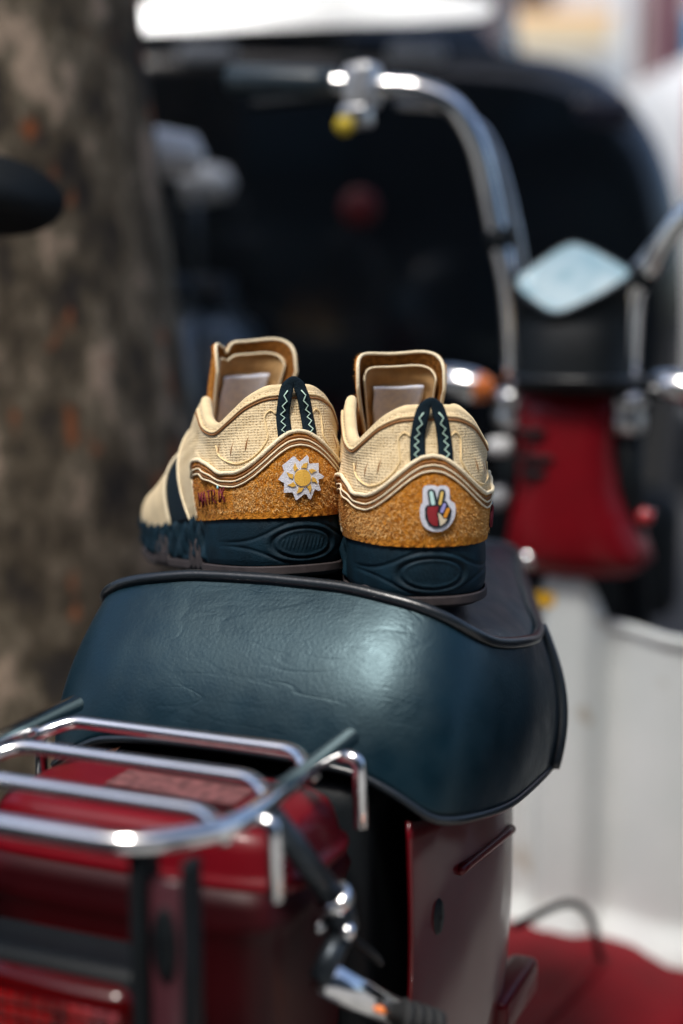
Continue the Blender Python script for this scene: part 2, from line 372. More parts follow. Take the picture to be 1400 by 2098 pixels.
board('cyan_sign', (3.56, 15.88, 3.15), (4.3, 15.98, 3.70), 'sign_cyan', 'frame', 'bright cyan sign board high on the pinkish building')

# ---- white van far right, side of the road
M['vanwhite'] = mat('white_van_paint', (.72, .73, .73), .3, coat=.5)
def wheel(parent, x, y, z, r, wd, rimm='steel_dk', name='wheel'):
    prof = [(r*.55, -wd*.4), (r*.8, -wd/2), (r*.95, -wd*.45), (r, -wd*.2), (r, wd*.2), (r*.95, wd*.45), (r*.8, wd/2), (r*.55, wd*.4)]
    ty = lathe(name, prof, (x, y, z), 'x', 'rubber', parent)
    mb = MB(); mb.put(*lathe_geo([(r*.56, -wd*.38), (r*.5, -wd*.2), (r*.5, wd*.2), (r*.56, wd*.38)], (x, y, z), 'x'))
    mb.put(*lathe_geo([(.001, -wd*.42), (r*.16, -wd*.4), (r*.18, -wd*.1), (r*.18, wd*.1), (r*.16, wd*.4), (.001, wd*.42)], (x, y, z), 'x', 16))
    for k in range(5):
        a = 2*math.pi*k/5; c, s = math.cos(a), math.sin(a)
        mb.put(*tube_geo([(x, y+c*r*.1, z+s*r*.1), (x, y+c*r*.53, z+s*r*.53)], r*.07, 6))
    mb.build('rim', rimm, ty); return ty
van = empty('delivery_van', (2.36, 9.4, -.13), rad(4)); tag(van, 'white delivery van with red tail lamps parked across the road', 'van')
rings = []
for y, sx, zt in ((-2.2, .90, 2.18), (-2.15, .95, 2.24), (-1.5, .97, 2.27), (.9, .97, 2.27), (1.5, .94, 2.0), (1.75, .92, 1.35), (2.4, .88, 1.15), (2.5, .82, 1.0)):
    R = []
    for i in range(36):
        a = 2*math.pi*i/36; c, s = math.cos(a), math.sin(a); e = 5
        R.append((sx*math.copysign(abs(c)**(2/e), c)*(1-.06*max(s, 0)), y, (.45+zt)/2+(zt-.45)/2*math.copysign(abs(s)**(2/e), s)))
    rings.append(R)
v, f = loft_geo(rings); add('body', v, f, 'vanwhite', van)
for x in (-.86, .86):
    for y in (-1.35, 1.5): wheel(van, x*.96, y, .33, .33, .2)
for s in (-1, 1): rbox('tail_lamp', (s*.84-.07, -2.235, 1.50), (s*.84+.07, -2.19, 2.02), .02, 'redlens', van)
rbox('rear_window', (-.62, -2.24, 1.35), (.62, -2.19, 1.95), .05, 'pane', van)
rbox('bumper', (-.88, -2.3, .45), (.88, -2.16, .66), .04, 'greypl', van)

# ---- black SUV seen from behind
M['mirrorglass'] = mat('added_mirror_film', (.80, .84, .87), .30, metal=1, var=.05, vscale=3)  # made-up mirror film so the rear window shows bright sky
suv = empty('black_car', (-.19, 2.98, -.13)); tag(suv, 'glossy black SUV parked at the kerb behind the moped', 'car')
rings = []
zb, H = .38, 1.545
for y, k, dz in ((0, .86, .07), (.015, .93, .03), (.07, .975, .008), (.2, 1, 0), (2.9, 1, 0), (3.6, .96, -.25), (4.1, .9, -.35), (4.2, .8, -.42)):
    R = []; zt = H+dz*-1
    hw = .905*k; lo = zb+(1-k)*.3
    P = [(0, lo), (.7*hw, lo), (.95*hw, lo+.06), (.985*hw, lo+.3), (hw, zt-.62), (.992*hw, zt-.42), (.965*hw, zt-.28), (.915*hw, zt-.17), (.84*hw, zt-.085), (.74*hw, zt-.035), (.6*hw, zt-.012), (.3*hw, zt), (0, zt+.004)]
    half = interp_path(P, 40)
    for x, z in half: R.append((x, y, z))
    for x, z in half[-2:0:-1]: R.append((-x, y, z))
    rings.append(R)
v, f = loft_geo(rings); add('body', v, f, 'blackgl', suv)
rings = []
for y, hw, zt in ((.07, .50, 1.66), (.26, .52, 1.86), (.5, .56, 1.95), (1.8, .60, 1.97), (2.4, .58, 1.85), (3.0, .56, 1.55)):
    rings.append([(x, y+(.0 if z > 1.55 else -.02), z) for x, z in [(-hw-.04, 1.52), (-hw, zt-.14), (-hw+.1, zt-.02), (0, zt), (hw-.1, zt-.02), (hw, zt-.14), (hw+.04, 1.52)]])
v, f = loft_geo(rings); add('cabin', v, f, 'blackgl', suv)
def poly_panel(name, pts, th, m, parent, nrm=(0, -1, 0)):
    n = len(pts); N = np.array(nrm)*th; V = [tuple(p) for p in pts]+[tuple(np.array(p)+N) for p in pts]
    Fc = [tuple(range(n, 2*n)), tuple(range(n))[::-1]]+[(i, (i+1) % n, n+(i+1) % n, n+i) for i in range(n)]
    return add(name, V, Fc, m, parent, False)
wz = lambda x, z: (x, .035+(z-1.60)*.46-.11*x, z-.036)  # tilt and skew set to mirror the glow around the sun
wp = interp_path([wz(-.56, 1.60), wz(-.2, 1.594), wz(.15, 1.598), wz(.40, 1.602), wz(.465, 1.612), wz(.47, 1.64), wz(.36, 1.66), wz(.15, 1.69), wz(-.05, 1.73), wz(-.56, 1.74)], 60, True)
poly_panel('rear_window', wp, .012, 'mirrorglass', suv, (-.11, -.90, .41))
lathe('emblem', [(.001, -.012), (.03, -.012), (.036, -.004), (.036, .004)], (.225, -.01, 1.225), 'y', 'emblem', suv)
for x in (-.07, .335): rbox('paint_glint', (x-.055, .0, 1.50), (x+.055, .06, 1.535), .012, 'greypl', suv)  # pale blocks standing in for glints on the black paint
for s in (-1, 1): rbox('tail_lamp', (s*.69-.07, .0, 1.37), (s*.69+.07, .07, 1.44), .025, mat('smoked_lens%d' % s, (.02, .02, .035), .3, coat=.3), suv)
rbox('bumper', (-.86, -.10, .42), (.86, .08, .68), .05, 'black', suv)
rbox('number_plate', (-.26, -.018, .86), (.26, .012, .97), .006, 'black', suv)
for x in (-.78, .78):
    for y in (.85, 3.3): wheel(suv, x, y, .36, .36, .24)

# ---- tree
tree = empty('street_tree', (-.44, 1.955, 0)); tag(tree, 'mottled street tree trunk with grey-brown bark and rusty lichen spots', 'tree')
rz_ = pw([0, .2, .4, .744, 1.128, 1.32, 2, 3, 4.2], [.30, .27, .252, .226, .186, .168, .15, .13, .10])
V = []; nA = 56; zs = np.concatenate([np.linspace(-.02, 1.6, 60), np.linspace(1.65, 4.2, 30)])
for z in zs:
    for i in range(nA):
        a = 2*math.pi*i/nA
        rr = rz_(max(z, 0))*(1+.025*math.sin(3*a+1+z*.8)+.012*math.sin(7*a+2.3*z)+.006*math.sin(15*a+9*z))
        V.append((rr*math.cos(a)+.015*math.sin(z*1.3), rr*math.sin(a), z))
F_ = [(j*nA+i, j*nA+(i+1) % nA, (j+1)*nA+(i+1) % nA, (j+1)*nA+i) for j in range(len(zs)-1) for i in range(nA)]
add('trunk', V, F_, 'bark', tree)
tips = []
for k in range(7):
    a = 2*math.pi*k/7+.4; z0 = 3.0+.17*k; L_ = 1.5+.5*random.random()
    e = (math.cos(a)*L_, math.sin(a)*L_, z0+1.0+.6*random.random()); tips.append(e)
    tube('limb', interp_path([(0, 0, z0), (e[0]*.4, e[1]*.4, z0+.5), e], 10), np.linspace(.075, .02, 10), 'bark', tree, 8)
mb = MB()
for k in range(4200):
    c = np.array(tips[k % 7])*(.55+.6*random.random()); c[2] = tips[k % 7][2]*(.92+.2*random.random())
    p = c+rng.normal(0, .42, 3); d1 = rng.normal(0, 1, 3); d1 /= np.linalg.norm(d1); d2 = np.cross(d1, rng.normal(0, 1, 3)); d2 /= np.linalg.norm(d2)
    s = .07+.05*random.random()
    mb.put([p-d1*s, p+d2*s*.45, p+d1*s, p-d2*s*.45], [(0, 1, 2, 3)])
stuff(mb.build('crown', 'leaf', tree, False))

# ---- scooters parked around (mirror stems, aprons)
def scooter(name, loc, rz, label, mirror_m, apron_m, bw=.25, mx=.40, mz=1.03, ms=(1.25, 1.6, .62)):
    s = empty(name, loc, rz); tag(s, label, 'scooter', 'scooters parked by the tree')
    wheel(s, 0, .62, .22, .22, .09); wheel(s, 0, -.55, .22, .22, .1)
    ap = []
    for z, hw, y, dp in ((.28, .12, .45, .05), (.35, .19, .44, .06), (.55, .235, .40, .07), (.75, .235, .35, .075), (.83, .21, .33, .075), (.88, .155, .32, .07), (.905, .06, .315, .04)):
        ap.append(sup_ring(0, y, z, hw, dp, 32, 2.6))
    v, f = loft_geo(ap); add('apron', v, f, apron_m, s)
    rbox('floorboard', (-.16, -.12, .26), (.16, .42, .33), .03, 'black', s)
    rg = []
    for y, hw, z0, z1 in ((-.85, .06, .52, .66), (-.8, .12, .45, .69), (-.6, .16, .36, .69), (-.3, .17, .3, .68), (-.14, .15, .28, .66), (-.1, .10, .3, .6)):
        rg.append([(hw*math.copysign(abs(math.cos(a))**.7, math.cos(a)), y, (z0+z1)/2+(z1-z0)/2*math.copysign(abs(math.sin(a))**.7, math.sin(a))) for a in np.linspace(0, 2*math.pi, 28, endpoint=False)])
    v, f = loft_geo(rg); add('body', v, f, apron_m, s)
    rg = []
    for y, hw, z0, z1 in ((-.80, .07, .70, .76), (-.74, .12, .69, .79), (-.4, .14, .69, .79), (-.2, .12, .68, .76), (-.1, .06, .68, .72)):
        rg.append([(hw*math.copysign(abs(math.cos(a))**.7, math.cos(a)), y, (z0+z1)/2+(z1-z0)/2*math.copysign(abs(math.sin(a))**.7, math.sin(a))) for a in np.linspace(0, 2*math.pi, 28, endpoint=False)])
    v, f = loft_geo(rg); add('seat', v, f, 'leather', s)
    tube('handlebar', fillet([(-bw, .24, .95), (-.12, .29, .95), (0, .31, .92), (.12, .29, .95), (bw, .24, .95)], .05), .013, 'steel_dk', s)
    tube('steering_column', [(0, .33, .86), (0, .31, .95)], .045, 'black', s)
    tube('fork', [(.07, .62, .22), (.07, .5, .45), (.04, .42, .6)], .018, 'steel_dk', s); tube('fork', [(-.07, .62, .22), (-.07, .5, .45), (-.04, .42, .6)], .018, 'steel_dk', s)
    for q in (-1, 1):
        tube('grip', [(q*(bw+.02), .232, .95), (q*(bw-.1), .263, .95)], .019, 'rubber', s)
        mi = add('mirror', *lathe_geo([(.001, .02), (.045, .016), (.062, 0), (.06, -.012), (.001, -.013)], (0, 0, 0), 'y'), mirror_m, s)
        mi.scale = ms; mi.location = (q*mx, .27, mz); mi.rotation_euler = (0, q*rad(8), 0)
        tube('mirror_stem', fillet([(q*.13, .285, .955), (q*.16, .28, mz-.04), (q*(mx-.03), .275, mz-.005)], .03), .006, 'steel_dk', s)
    return s
scooter('motor_scooter', (-.622, 1.06, 0), rad(20), 'black scooter with a black mirror reaching across the tree trunk', 'black', 'blackgl')
scooter('motor_scooter', (-.53, 2.5, 0), rad(-90), 'dark scooter with chrome mirrors coloured white for their shine standing crosswise behind the tree', 'vanwhite', mat('graphite_paint', (.035, .052, .065), .32, coat=.3), .27, .30, 1.13, (.9, 3.3, .6))  # white on the mirrors stands in for bright chrome reflections
scooter('motor_scooter', (.90, 1.60, 0), rad(-23), 'unseen black scooter added right of the moped to darken side-cover reflections', 'black', 'blackgl', .25, .33)  # out of view, added so the red side cover mirrors something dark

# ================================================================== MOPED  (local: x right, y forward, z up)
mop = empty('moped', (-.134, .775, 0), rad(-23))
tag(mop, 'red moped with black seat, chrome rear rack, tall chrome handlebar and white leg shield', 'moped')
B0 = -.0075
# ---- seat
cq = [0, .10, .18, .24, .30, .38, .47, .56, .66, .77, .88, .95, 1]
cb = [0, .05, .088, .112, .131, .146, .152, .1425, .114, .080, .052, .030, 0]
ca = [.237, .236, .234, .236, .243, .272, .33, .397, .475, .565, .65, .69, .705]
cz = [.748, .747, .7425, .737, .7275, .711, .699, .690, .690, .695, .70, .70, .70]
bb = [0, .05, .088, .114, .137, .154, .160, .158, .146, .115, .078, .045, 0]
ba = [.166, .166, .168, .172, .181, .22, .28, .36, .45, .56, .65, .69, .70]
bz = [.652, .651, .647, .636, .620, .611, .602, .595, .589, .592, .61, .625, .63]
CF = [pw(cq, k) for k in (cb, ca, cz)]; BFn = [pw(cq, k) for k in (bb, ba, bz)]
def seat_c(q, fn):
    s = 1 if q >= 0 else -1; a = abs(q)
    return np.array([B0+s*fn[0](a), fn[1](a), fn[2](a)])
NQ = 150
qs = np.linspace(-1, 1, NQ, endpoint=False)
rings = []
def seat_side(q, t):
    C = seat_c(q, CF); Bq = seat_c(q, BFn); P = Bq*(1-t)+C*t
    d = np.array([C[0]-B0, C[1]-.45, 0]); d /= np.linalg.norm(d)+1e-9
    bul = .011*math.sin(math.pi*min(max(t, 0), 1))**.9
    return P+d*bul
ctr = lambda q: np.array([B0, .45, .60])
R = []
for q in qs:
    p = seat_side(q, 0); c = ctr(q); R.append(p+(np.array([c[0], c[1], p[2]-.004])-p)*.12)
rings.append(R)
for t in np.concatenate([np.linspace(0, .97, 18), [1]]): rings.append([seat_side(q, t) for q in qs])
v, f = loft_geo(rings, False, False)
seat = add('seat', v, f, 'leather', mop)
top = []
for k in np.linspace(0, 1, 16):
    R = []
    for q in qs:
        C = seat_c(q, CF); cen = np.array([B0, min(max(C[1], .34), .60), 0])
        xy = C[:2]*(1-k)+cen[:2]*k
        zc = .7365-.026*sstep(.45, .72, xy[1])-.010*sstep(.06, .13, abs(xy[0]-B0))
        # gently dished cushion that rises from the piping
        z = C[2]+(zc-C[2])*(1-(1-min(k/.55, 1))**2.2)+(-.003 if k == 0 else 0)
        R.append((xy[0], xy[1], z))
    top.append(R)
v, f = loft_geo(top, False, True); add('cushion_top', v, f, 'leather', seat)
tube('piping', [seat_c(q, CF)+np.array([0, 0, .0015]) for q in qs], .0042, 'piping', seat, 8, True)
tube('skirt_edge', [seat_side(q, 0.0) for q in qs], .003, 'piping', seat, 6, True)
for s in (-1, 1):
    q0 = .595*s
    tube('side_seam', [seat_side(q0+s*.012*math.sin(t*3), t)+np.array([s*.002, 0, 0]) for t in np.linspace(0, 1, 24)], .005, 'piping', seat, 8)

# ---- chrome rear rack
RL, RRt = -.104, .089; rk = .674
rack = tube('rear_rack', fillet([(RRt, .147, rk+.002), (RRt+.002, -.012, rk), (RRt-.03, -.053, rk), (RL+.03, -.053, rk), (RL-.002, -.012, rk), (RL, .147, rk+.002)], .020, 8), .0058, 'chrome', mop, 14)
for a, lift, yo in ((.116, .002, -.02), (.060, .002, -.016), (.002, .002, -.012)):
    tube('crossbar', fillet([(RRt, a+yo-.004, rk-.006), (RRt-.020, a+yo*.2, rk+lift), (RL+.020, a+yo*.2, rk+lift), (RL, a+yo-.004, rk-.006)], .009, 6), .0042, 'chrome', rack, 12)
for s, x in ((1, RRt), (-1, RL)):
    for a in (.128, .012):
        tube('hook', fillet([(x, a, rk-.003), (x+s*.014, a-.001, rk-.003), (x+s*.015, a-.001, rk-.045)], .009, 6), .0042, 'chrome', rack, 10)
# support stays
for s, x in ((1, RRt), (-1, RL)):
    st = tube('rack_stay', [(x+s*.003, .030, rk-.007), (x+s*.023, .073, .605)], .0072, 'steel_dk', mop, 12)
    c = lathe('collar', [(.0074, -.004), (.0104, -.003), (.0104, .003), (.0074, .004)], (0, 0, 0), 'z', 'chrome', st, 20)
    c.location = (x+s*.0225, .071, .608); c.rotation_euler = Vector((s*.020, .043, -.062)).to_track_quat('Z', 'Y').to_euler()
    tube('clevis', [(x+s*.023, .073, .605), (x+s*.024, .079, .587)], .0085, 'steel_dk', st, 10)
    for q in (-1, 1): lathe('bolt', [(.001, -.004), (.0045, -.003), (.005, .002), (.001, .004)], (x+s*.022+q*.0085, .071, .590), 'x', 'chrome', st, 12)
    tube('cable', interp_path([(x+s*.022, .08, .585), (x+s*.028, .11, .56), (x+s*.015, .16, .53)], 10), .003, 'black', st, 6)
    tube('lower_link', [(x+s*.024, .079, .587), (x+s*.020, .056, .566)], .007, 'steel_dk', st, 10)
# tail lid and rear body
def plate_rings(hx, a0, a1, zs, e=7):
    return [sup_ring(B0, (a0+a1)/2, z, hx*k, (a1-a0)/2*k+0*z, 64, e) for z, k in zs]
v, f = loft_geo(plate_rings(.106, .036, .148, ((.6145, .95), (.615, .99), (.618, 1.0), (.621, .995), (.623, .965), (.626, .95), (.636, .925), (.643, .89), (.647, .83), (.649, .72), (.650, .5)), 5))
lid = add('tail_lid', v, f, 'red', mop)
# printed label on the lid
for i, (x0, x1, y0, y1, mm) in enumerate([(-.04, .045, .112, .115, 'stickdk'), (-.04, .048, .074, .077, 'stickdk'), (-.042, .046, .080, .109, 'stickgr')]):
    add('lid_label', [(x0, y0, .6505+.0004*i), (x1, y0-.004, .6505+.0004*i), (x1, y1-.004, .6505+.0004*i), (x0, y1, .6505+.0004*i)], [(0, 1, 2, 3)], mm, lid, False)
M['red_in_shade'] = mat('shaded_red_paint', (.035, .0008, .0025), .5, coat=.0, spec=.25, var=.12, vscale=12)  # shade on the rear body put into a darker copy of the red
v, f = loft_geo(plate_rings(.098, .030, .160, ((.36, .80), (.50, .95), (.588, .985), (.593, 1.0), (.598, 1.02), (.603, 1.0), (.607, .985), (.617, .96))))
add('rear_body', v, f, 'red_in_shade', mop)
M['lensdark'] = mat('dark_red_lens', (.045, .0006, .001), .15, spec=.4)
M['prism'] = mat('red_prism', (.26, .002, .003), .12, spec=.6, col2=(.05, .0008, .001), vscale=60)
tl = rbox('tail_light', (B0-.062, -.036, .515), (B0+.05, .034, .585), .012, 'lensdark', mop)
mb = MB()
for i in range(13):
    for j in range(7):
        x, z = B0-.053+i*.0078, .524+j*.0078; s = .0036
        mb.put([(x-s, -.0365, z-s), (x+s, -.0365, z-s), (x+s, -.0365, z+s), (x-s, -.0365, z+s), (x, -.0395, z)], [(0, 1, 4), (1, 2, 4), (2, 3, 4), (3, 0, 4)])
mb.build('reflex_prisms', 'prism', tl, False)
rbox('lamp_bezel', (B0-.07, -.026, .502), (B0+.058, .016, .592), .01, 'black', tl)
br = rbox('rack_bracket', (.052, -.050, .44), (.060, -.030, .668), .002, 'black', mop, 2)
rbox('flange', (.080, -.048, .44), (.086, -.034, .667), .002, 'black', br, 2)
rbox('plate', (.0605, -.044, .45), (.0785, -.040, .655), .001, mat('maroon_plate', (.055, .016, .022), .35, coat=.4), br, 1)
v, f = lathe_geo([(.001, -.0012), (.0068, -.001), (.0072, .0005)], (0, 0, 0), 'y', 24); ov = add('slot', v, f, 'black', br); ov.location = (.0695, -.045, .622); ov.scale = (1, 1, 2.7)
# turn-signal stalk at the right, below the stay
ts = tube('signal_stalk', [(.110, .060, .566), (.131, .122, .518)], .0098, 'chrome', mop, 16)
mb = MB()
for k in range(4): mb.put(*tube_geo([(.133+k*.0052, .119+k*.0035, .5195-k*.002), (.1375+k*.0052, .122+k*.0035, .5175-k*.002)], [.0115-.0006*k, .0098-.0005*k], 14))
mb.build('rubber_boot', 'rubber', ts)
lathe('signal_body', [(.001, -.045), (.02, -.04), (.027, -.02), (.028, .004), (.022, .012)], (.188, .172, .462), 'y', 'chrome', ts, 24)
lathe('signal_lens', [(.0285, -.02), (.0285, -.03), (.024, -.05), (.001, -.058)], (.188, .172, .462), 'y', 'amber', ts, 24)
# frame, side covers, wheels
M['side_red'] = mat('glossy_red_cover', (.10, .0014, .005), .34, coat=.5, spec=.35, var=.12, vscale=10)
rbox('frame', (B0-.098, .168, .26), (B0+.098, .45, .640), .02, 'black', mop)
for s in (-1, 1):
    pl = interp_path([(.1235, .178), (.1255, .195), (.1285, .23), (.131, .28), (.131, .35), (.124, .395), (.10, .425), (.06, .44)], 40)
    def sc_pt(i, t):
        x, y = pl[i]; z = .335+(.617-.335)*t-.03*(i/39)*t
        k = 1-.10*(1-t)**2
        return (B0+s*x*k+s*.004*math.sin(math.pi*t), y, z)
    v, f = grid_geo(sc_pt, list(range(40)), list(np.linspace(0, 1, 24)))
    if s < 0: f = [q[::-1] for q in f]
    side = solidify(add('side_cover', v, f, 'side_red', mop), .003)
    lk = lathe('cover_lock', [(.001, .004), (.006, .004), (.0075, .0015), (.009, 0)], (0, 0, 0), 'x', 'black', side, 18)
    lk.location = (B0+s*.1275, .216, .541); lk.scale = (s, 1, 1.7)
    tube('cover_rib', [(B0+s*(.1325), y, .565-.02*(y-.2)/.2) for y in np.linspace(.25, .37, 10)], .0035, 'red', side, 8)
    rbox('lower_flange', (B0+s*.122-.012, .36, .385), (B0+s*.122+.012, .45, .415), .006, 'red', side)
wr = wheel(mop, B0, .24, .21, .21, .085, 'chrome_dull', 'rear_wheel'); wf = wheel(mop, B0, 1.27, .21, .21, .085, 'chrome_dull', 'front_wheel')
v, f = grid_geo(lambda a, x: (B0+x*.055, .24+.235*math.cos(a)*(1-.04*x*x), .21+.235*math.sin(a)*(1-.04*x*x)), list(np.linspace(rad(10), rad(205), 30)), list(np.linspace(-1, 1, 9)))
solidify(add('rear_fender', v, f, 'black', mop), .003)
v, f = grid_geo(lambda a, x: (B0+x*.06, 1.27+.24*math.cos(a)*(1-.06*x*x), .21+.24*math.sin(a)*(1-.06*x*x)), list(np.linspace(rad(15), rad(190), 30)), list(np.linspace(-1, 1, 9)))
solidify(add('front_fender', v, f, 'reddk', mop), .003)
for s in (-1, 1): tube('fork_leg', [(B0+s*.065, 1.27, .21), (B0+s*.065, 1.10, .60), (B0+s*.06, 1.06, .70)], .017, 'black', mop, 12)
# low step-through floor
v, f = loft_geo([[(B0+hw*math.copysign(abs(math.cos(a))**.35, math.cos(a)), y, zc+hh*math.copysign(abs(math.sin(a))**.5, math.sin(a))+.02*max(0, 1-abs(hw*math.cos(a))/.08)*(math.sin(a) > 0)) for a in np.linspace(0, 2*math.pi, 40, endpoint=False)]
    for y, hw, zc, hh in ((.42, .10, .23, .03), (.47, .15, .20, .035), (.62, .175, .165, .03), (.85, .185, .150, .028), (1.0, .185, .145, .028), (1.035, .17, .145, .02))])
M['floor_red'] = mat('matt_red_floor', (.15, .002, .007), .65, var=.15, vscale=14, spec=.12)
fl = add('step_floor', v, f, 'floor_red', mop)
for s in (-1, 1): tube('floor_ridge', interp_path([(B0+s*.045, .5, .232), (B0+s*.055, .7, .203), (B0+s*.075, .95, .186)], 12), .008, 'floor_red', fl, 8)
tube('cable', interp_path([(.02, .75, .30), (.045, .86, .285), (.062, .90, .255), (.066, .93, .20), (.068, .95, .168)], 18), .0045, 'black', mop, 8)
# white leg shield: centre column + two wings with a fold between
def shield(b, t):
    x = abs(b)
    a = 1.005+.030*sstep(.015, .050, x)-.018*sstep(.055, .12, x)+.055*sstep(.13, .26, x)
    a -= .022*sstep(.14, 0., t)
    ztop = .615-.055*sstep(.020, .045, x)-.010*sstep(.045, .15, x)-.12*sstep(.18, .27, x)
    z = .165+(ztop-.165)*t
    lip = .008*sstep(.965, 1, t)*sstep(.04, .06, x)
    return (B0+.008+b, a-lip, z)
v, f = grid_geo(shield, list(np.linspace(-.262, .262, 90)), list(np.linspace(0, 1, 60)))
sh = solidify(add('leg_shield', v, f, 'white', mop), .005, 1)
tube('shield_rim', [shield(b, 1.0) for b in np.linspace(.046, .262, 30)], .0045, 'white', sh, 8)
tube('shield_rim', [shield(b, 1.0) for b in np.linspace(-.262, -.046, 30)], .0045, 'white', sh, 8)
add('warning_sticker', [(-.045, .9995, .580), (-.013, .9995, .580), (-.013, .9995, .596), (-.045, .9995, .596)], [(0, 1, 2, 3)], 'sticker', sh, False)
# red head cowl, two facing facets with a darker fold
rings = []
for z, l, r_, d0 in ((.832, .064, .062, .055), (.80, .064, .058, .062), (.76, .062, .055, .066), (.715, .062, .060, .068), (.68, .070, .072, .070), (.65, .075, .086, .07), (.632, .066, .092, .066), (.618, .045, .075, .05), (.611, .018, .03, .03)):
    R = []
    for i in range(48):
        a = 2*math.pi*i/48; c, s_ = math.cos(a), math.sin(a); e = 2.9
        hx = r_ if c > 0 else l
        R.append((B0+.004+hx*math.copysign(abs(c)**(2/e), c), 1.045+d0*math.copysign(abs(s_)**(2/e), s_), z))
    rings.append(R)
v, f = loft_geo(rings[::-1]); cowl = add('head_cowl', v, f, 'reddk', mop)
for z, x0, x1 in ((.782, -.054, -.022), (.752, -.052, -.012), (.735, -.050, -.020)):
    rbox('vent_slot', (x0, .974, z-.004), (x1, .990, z+.004), .003, 'black', cowl)
lathe('cowl_bolt', [(.001, -.006), (.008, -.005), (.010, 0), (.010, .01)], (-.042, .984, .635), 'y', 'chrome', cowl, 16)
lathe('side_bolt', [(.001, -.006), (.011, -.005), (.013, 0), (.013, .02)], (-.083, .998, .702), 'y', 'greypl', cowl, 18)
rbox('latch', (-.092, .975, .753), (-.062, .996, .774), .009, 'frame', cowl)
lathe('choke_knob', [(.001, -.012), (.008, -.011), (.010, -.004), (.006, .004), (.004, .03)], (.092, .985, .693), 'y', 'redlens', cowl, 16)
# black headlamp shell with the tilted instrument lens on top
rings = []
for z, k in ((.826, .96), (.834, 1.03), (.842, 1.045), (.850, 1.03), (.858, .985), (.90, 1.0)):
    rings.append(sup_ring(B0+.006, 1.03, z, .066*k, .066*k, 48, 2.5))
lens = interp_path([(-.066, .997, .948), (-.045, 1.020, .971), (-.017, 1.040, .991), (.004, 1.0385, .9895), (.037, 1.024, .975), (.064, 1.008, .959), (.050, .993, .944), (.022, .976, .927), (-.008, .964, .915), (-.035, .974, .925)], 48, True)
lc = lens.mean(axis=0)
lens = lens[::-1] if (lens[1]-lens[0])[1] > 0 else lens     # run the outline the same way round as the shell rings
k0 = int(np.argmax(lens[:, 0])); lr = np.roll(lens, -k0, axis=0); n_ = np.array([0, -math.sin(rad(45)), math.cos(rad(45))])
rings += [list(lc+(lr-lc)*1.05-n_*.012), list(lc+(lr-lc)*1.07-n_*.004), list(lc+(lr-lc)*1.03)]
v, f = loft_geo(rings, True, False); head = add('headlamp_shell', v, f, 'black', mop)
k = len(lr)
v, f = loft_geo([list(lc+(lr-lc)*1.03+n_*.0), list(lc+(lr-lc)*.97+n_*.003), list(lc+(lr-lc)*.955+n_*.001), list(lc+(lr-lc)*.93+n_*.001)], False, False)
add('lens_rim', v, f, 'steel_dk', head)
v, f = loft_geo([list(lc+(lr-lc)*.95+n_*.0012), list(lc+(lr-lc)*.5+n_*.004)], False, True); add('instrument_lens', v, f, 'lensglass', head)
tube('shell_rim', sup_ring(B0+.006, 1.03, .842, .070, .070, 48, 2.5), .004, 'piping', head, 8, True)
lathe('headlamp_lens', [(.06, .0), (.05, .02), (.001, .03)], (B0+.006, 1.09, .89), 'y', 'lensglass', head)
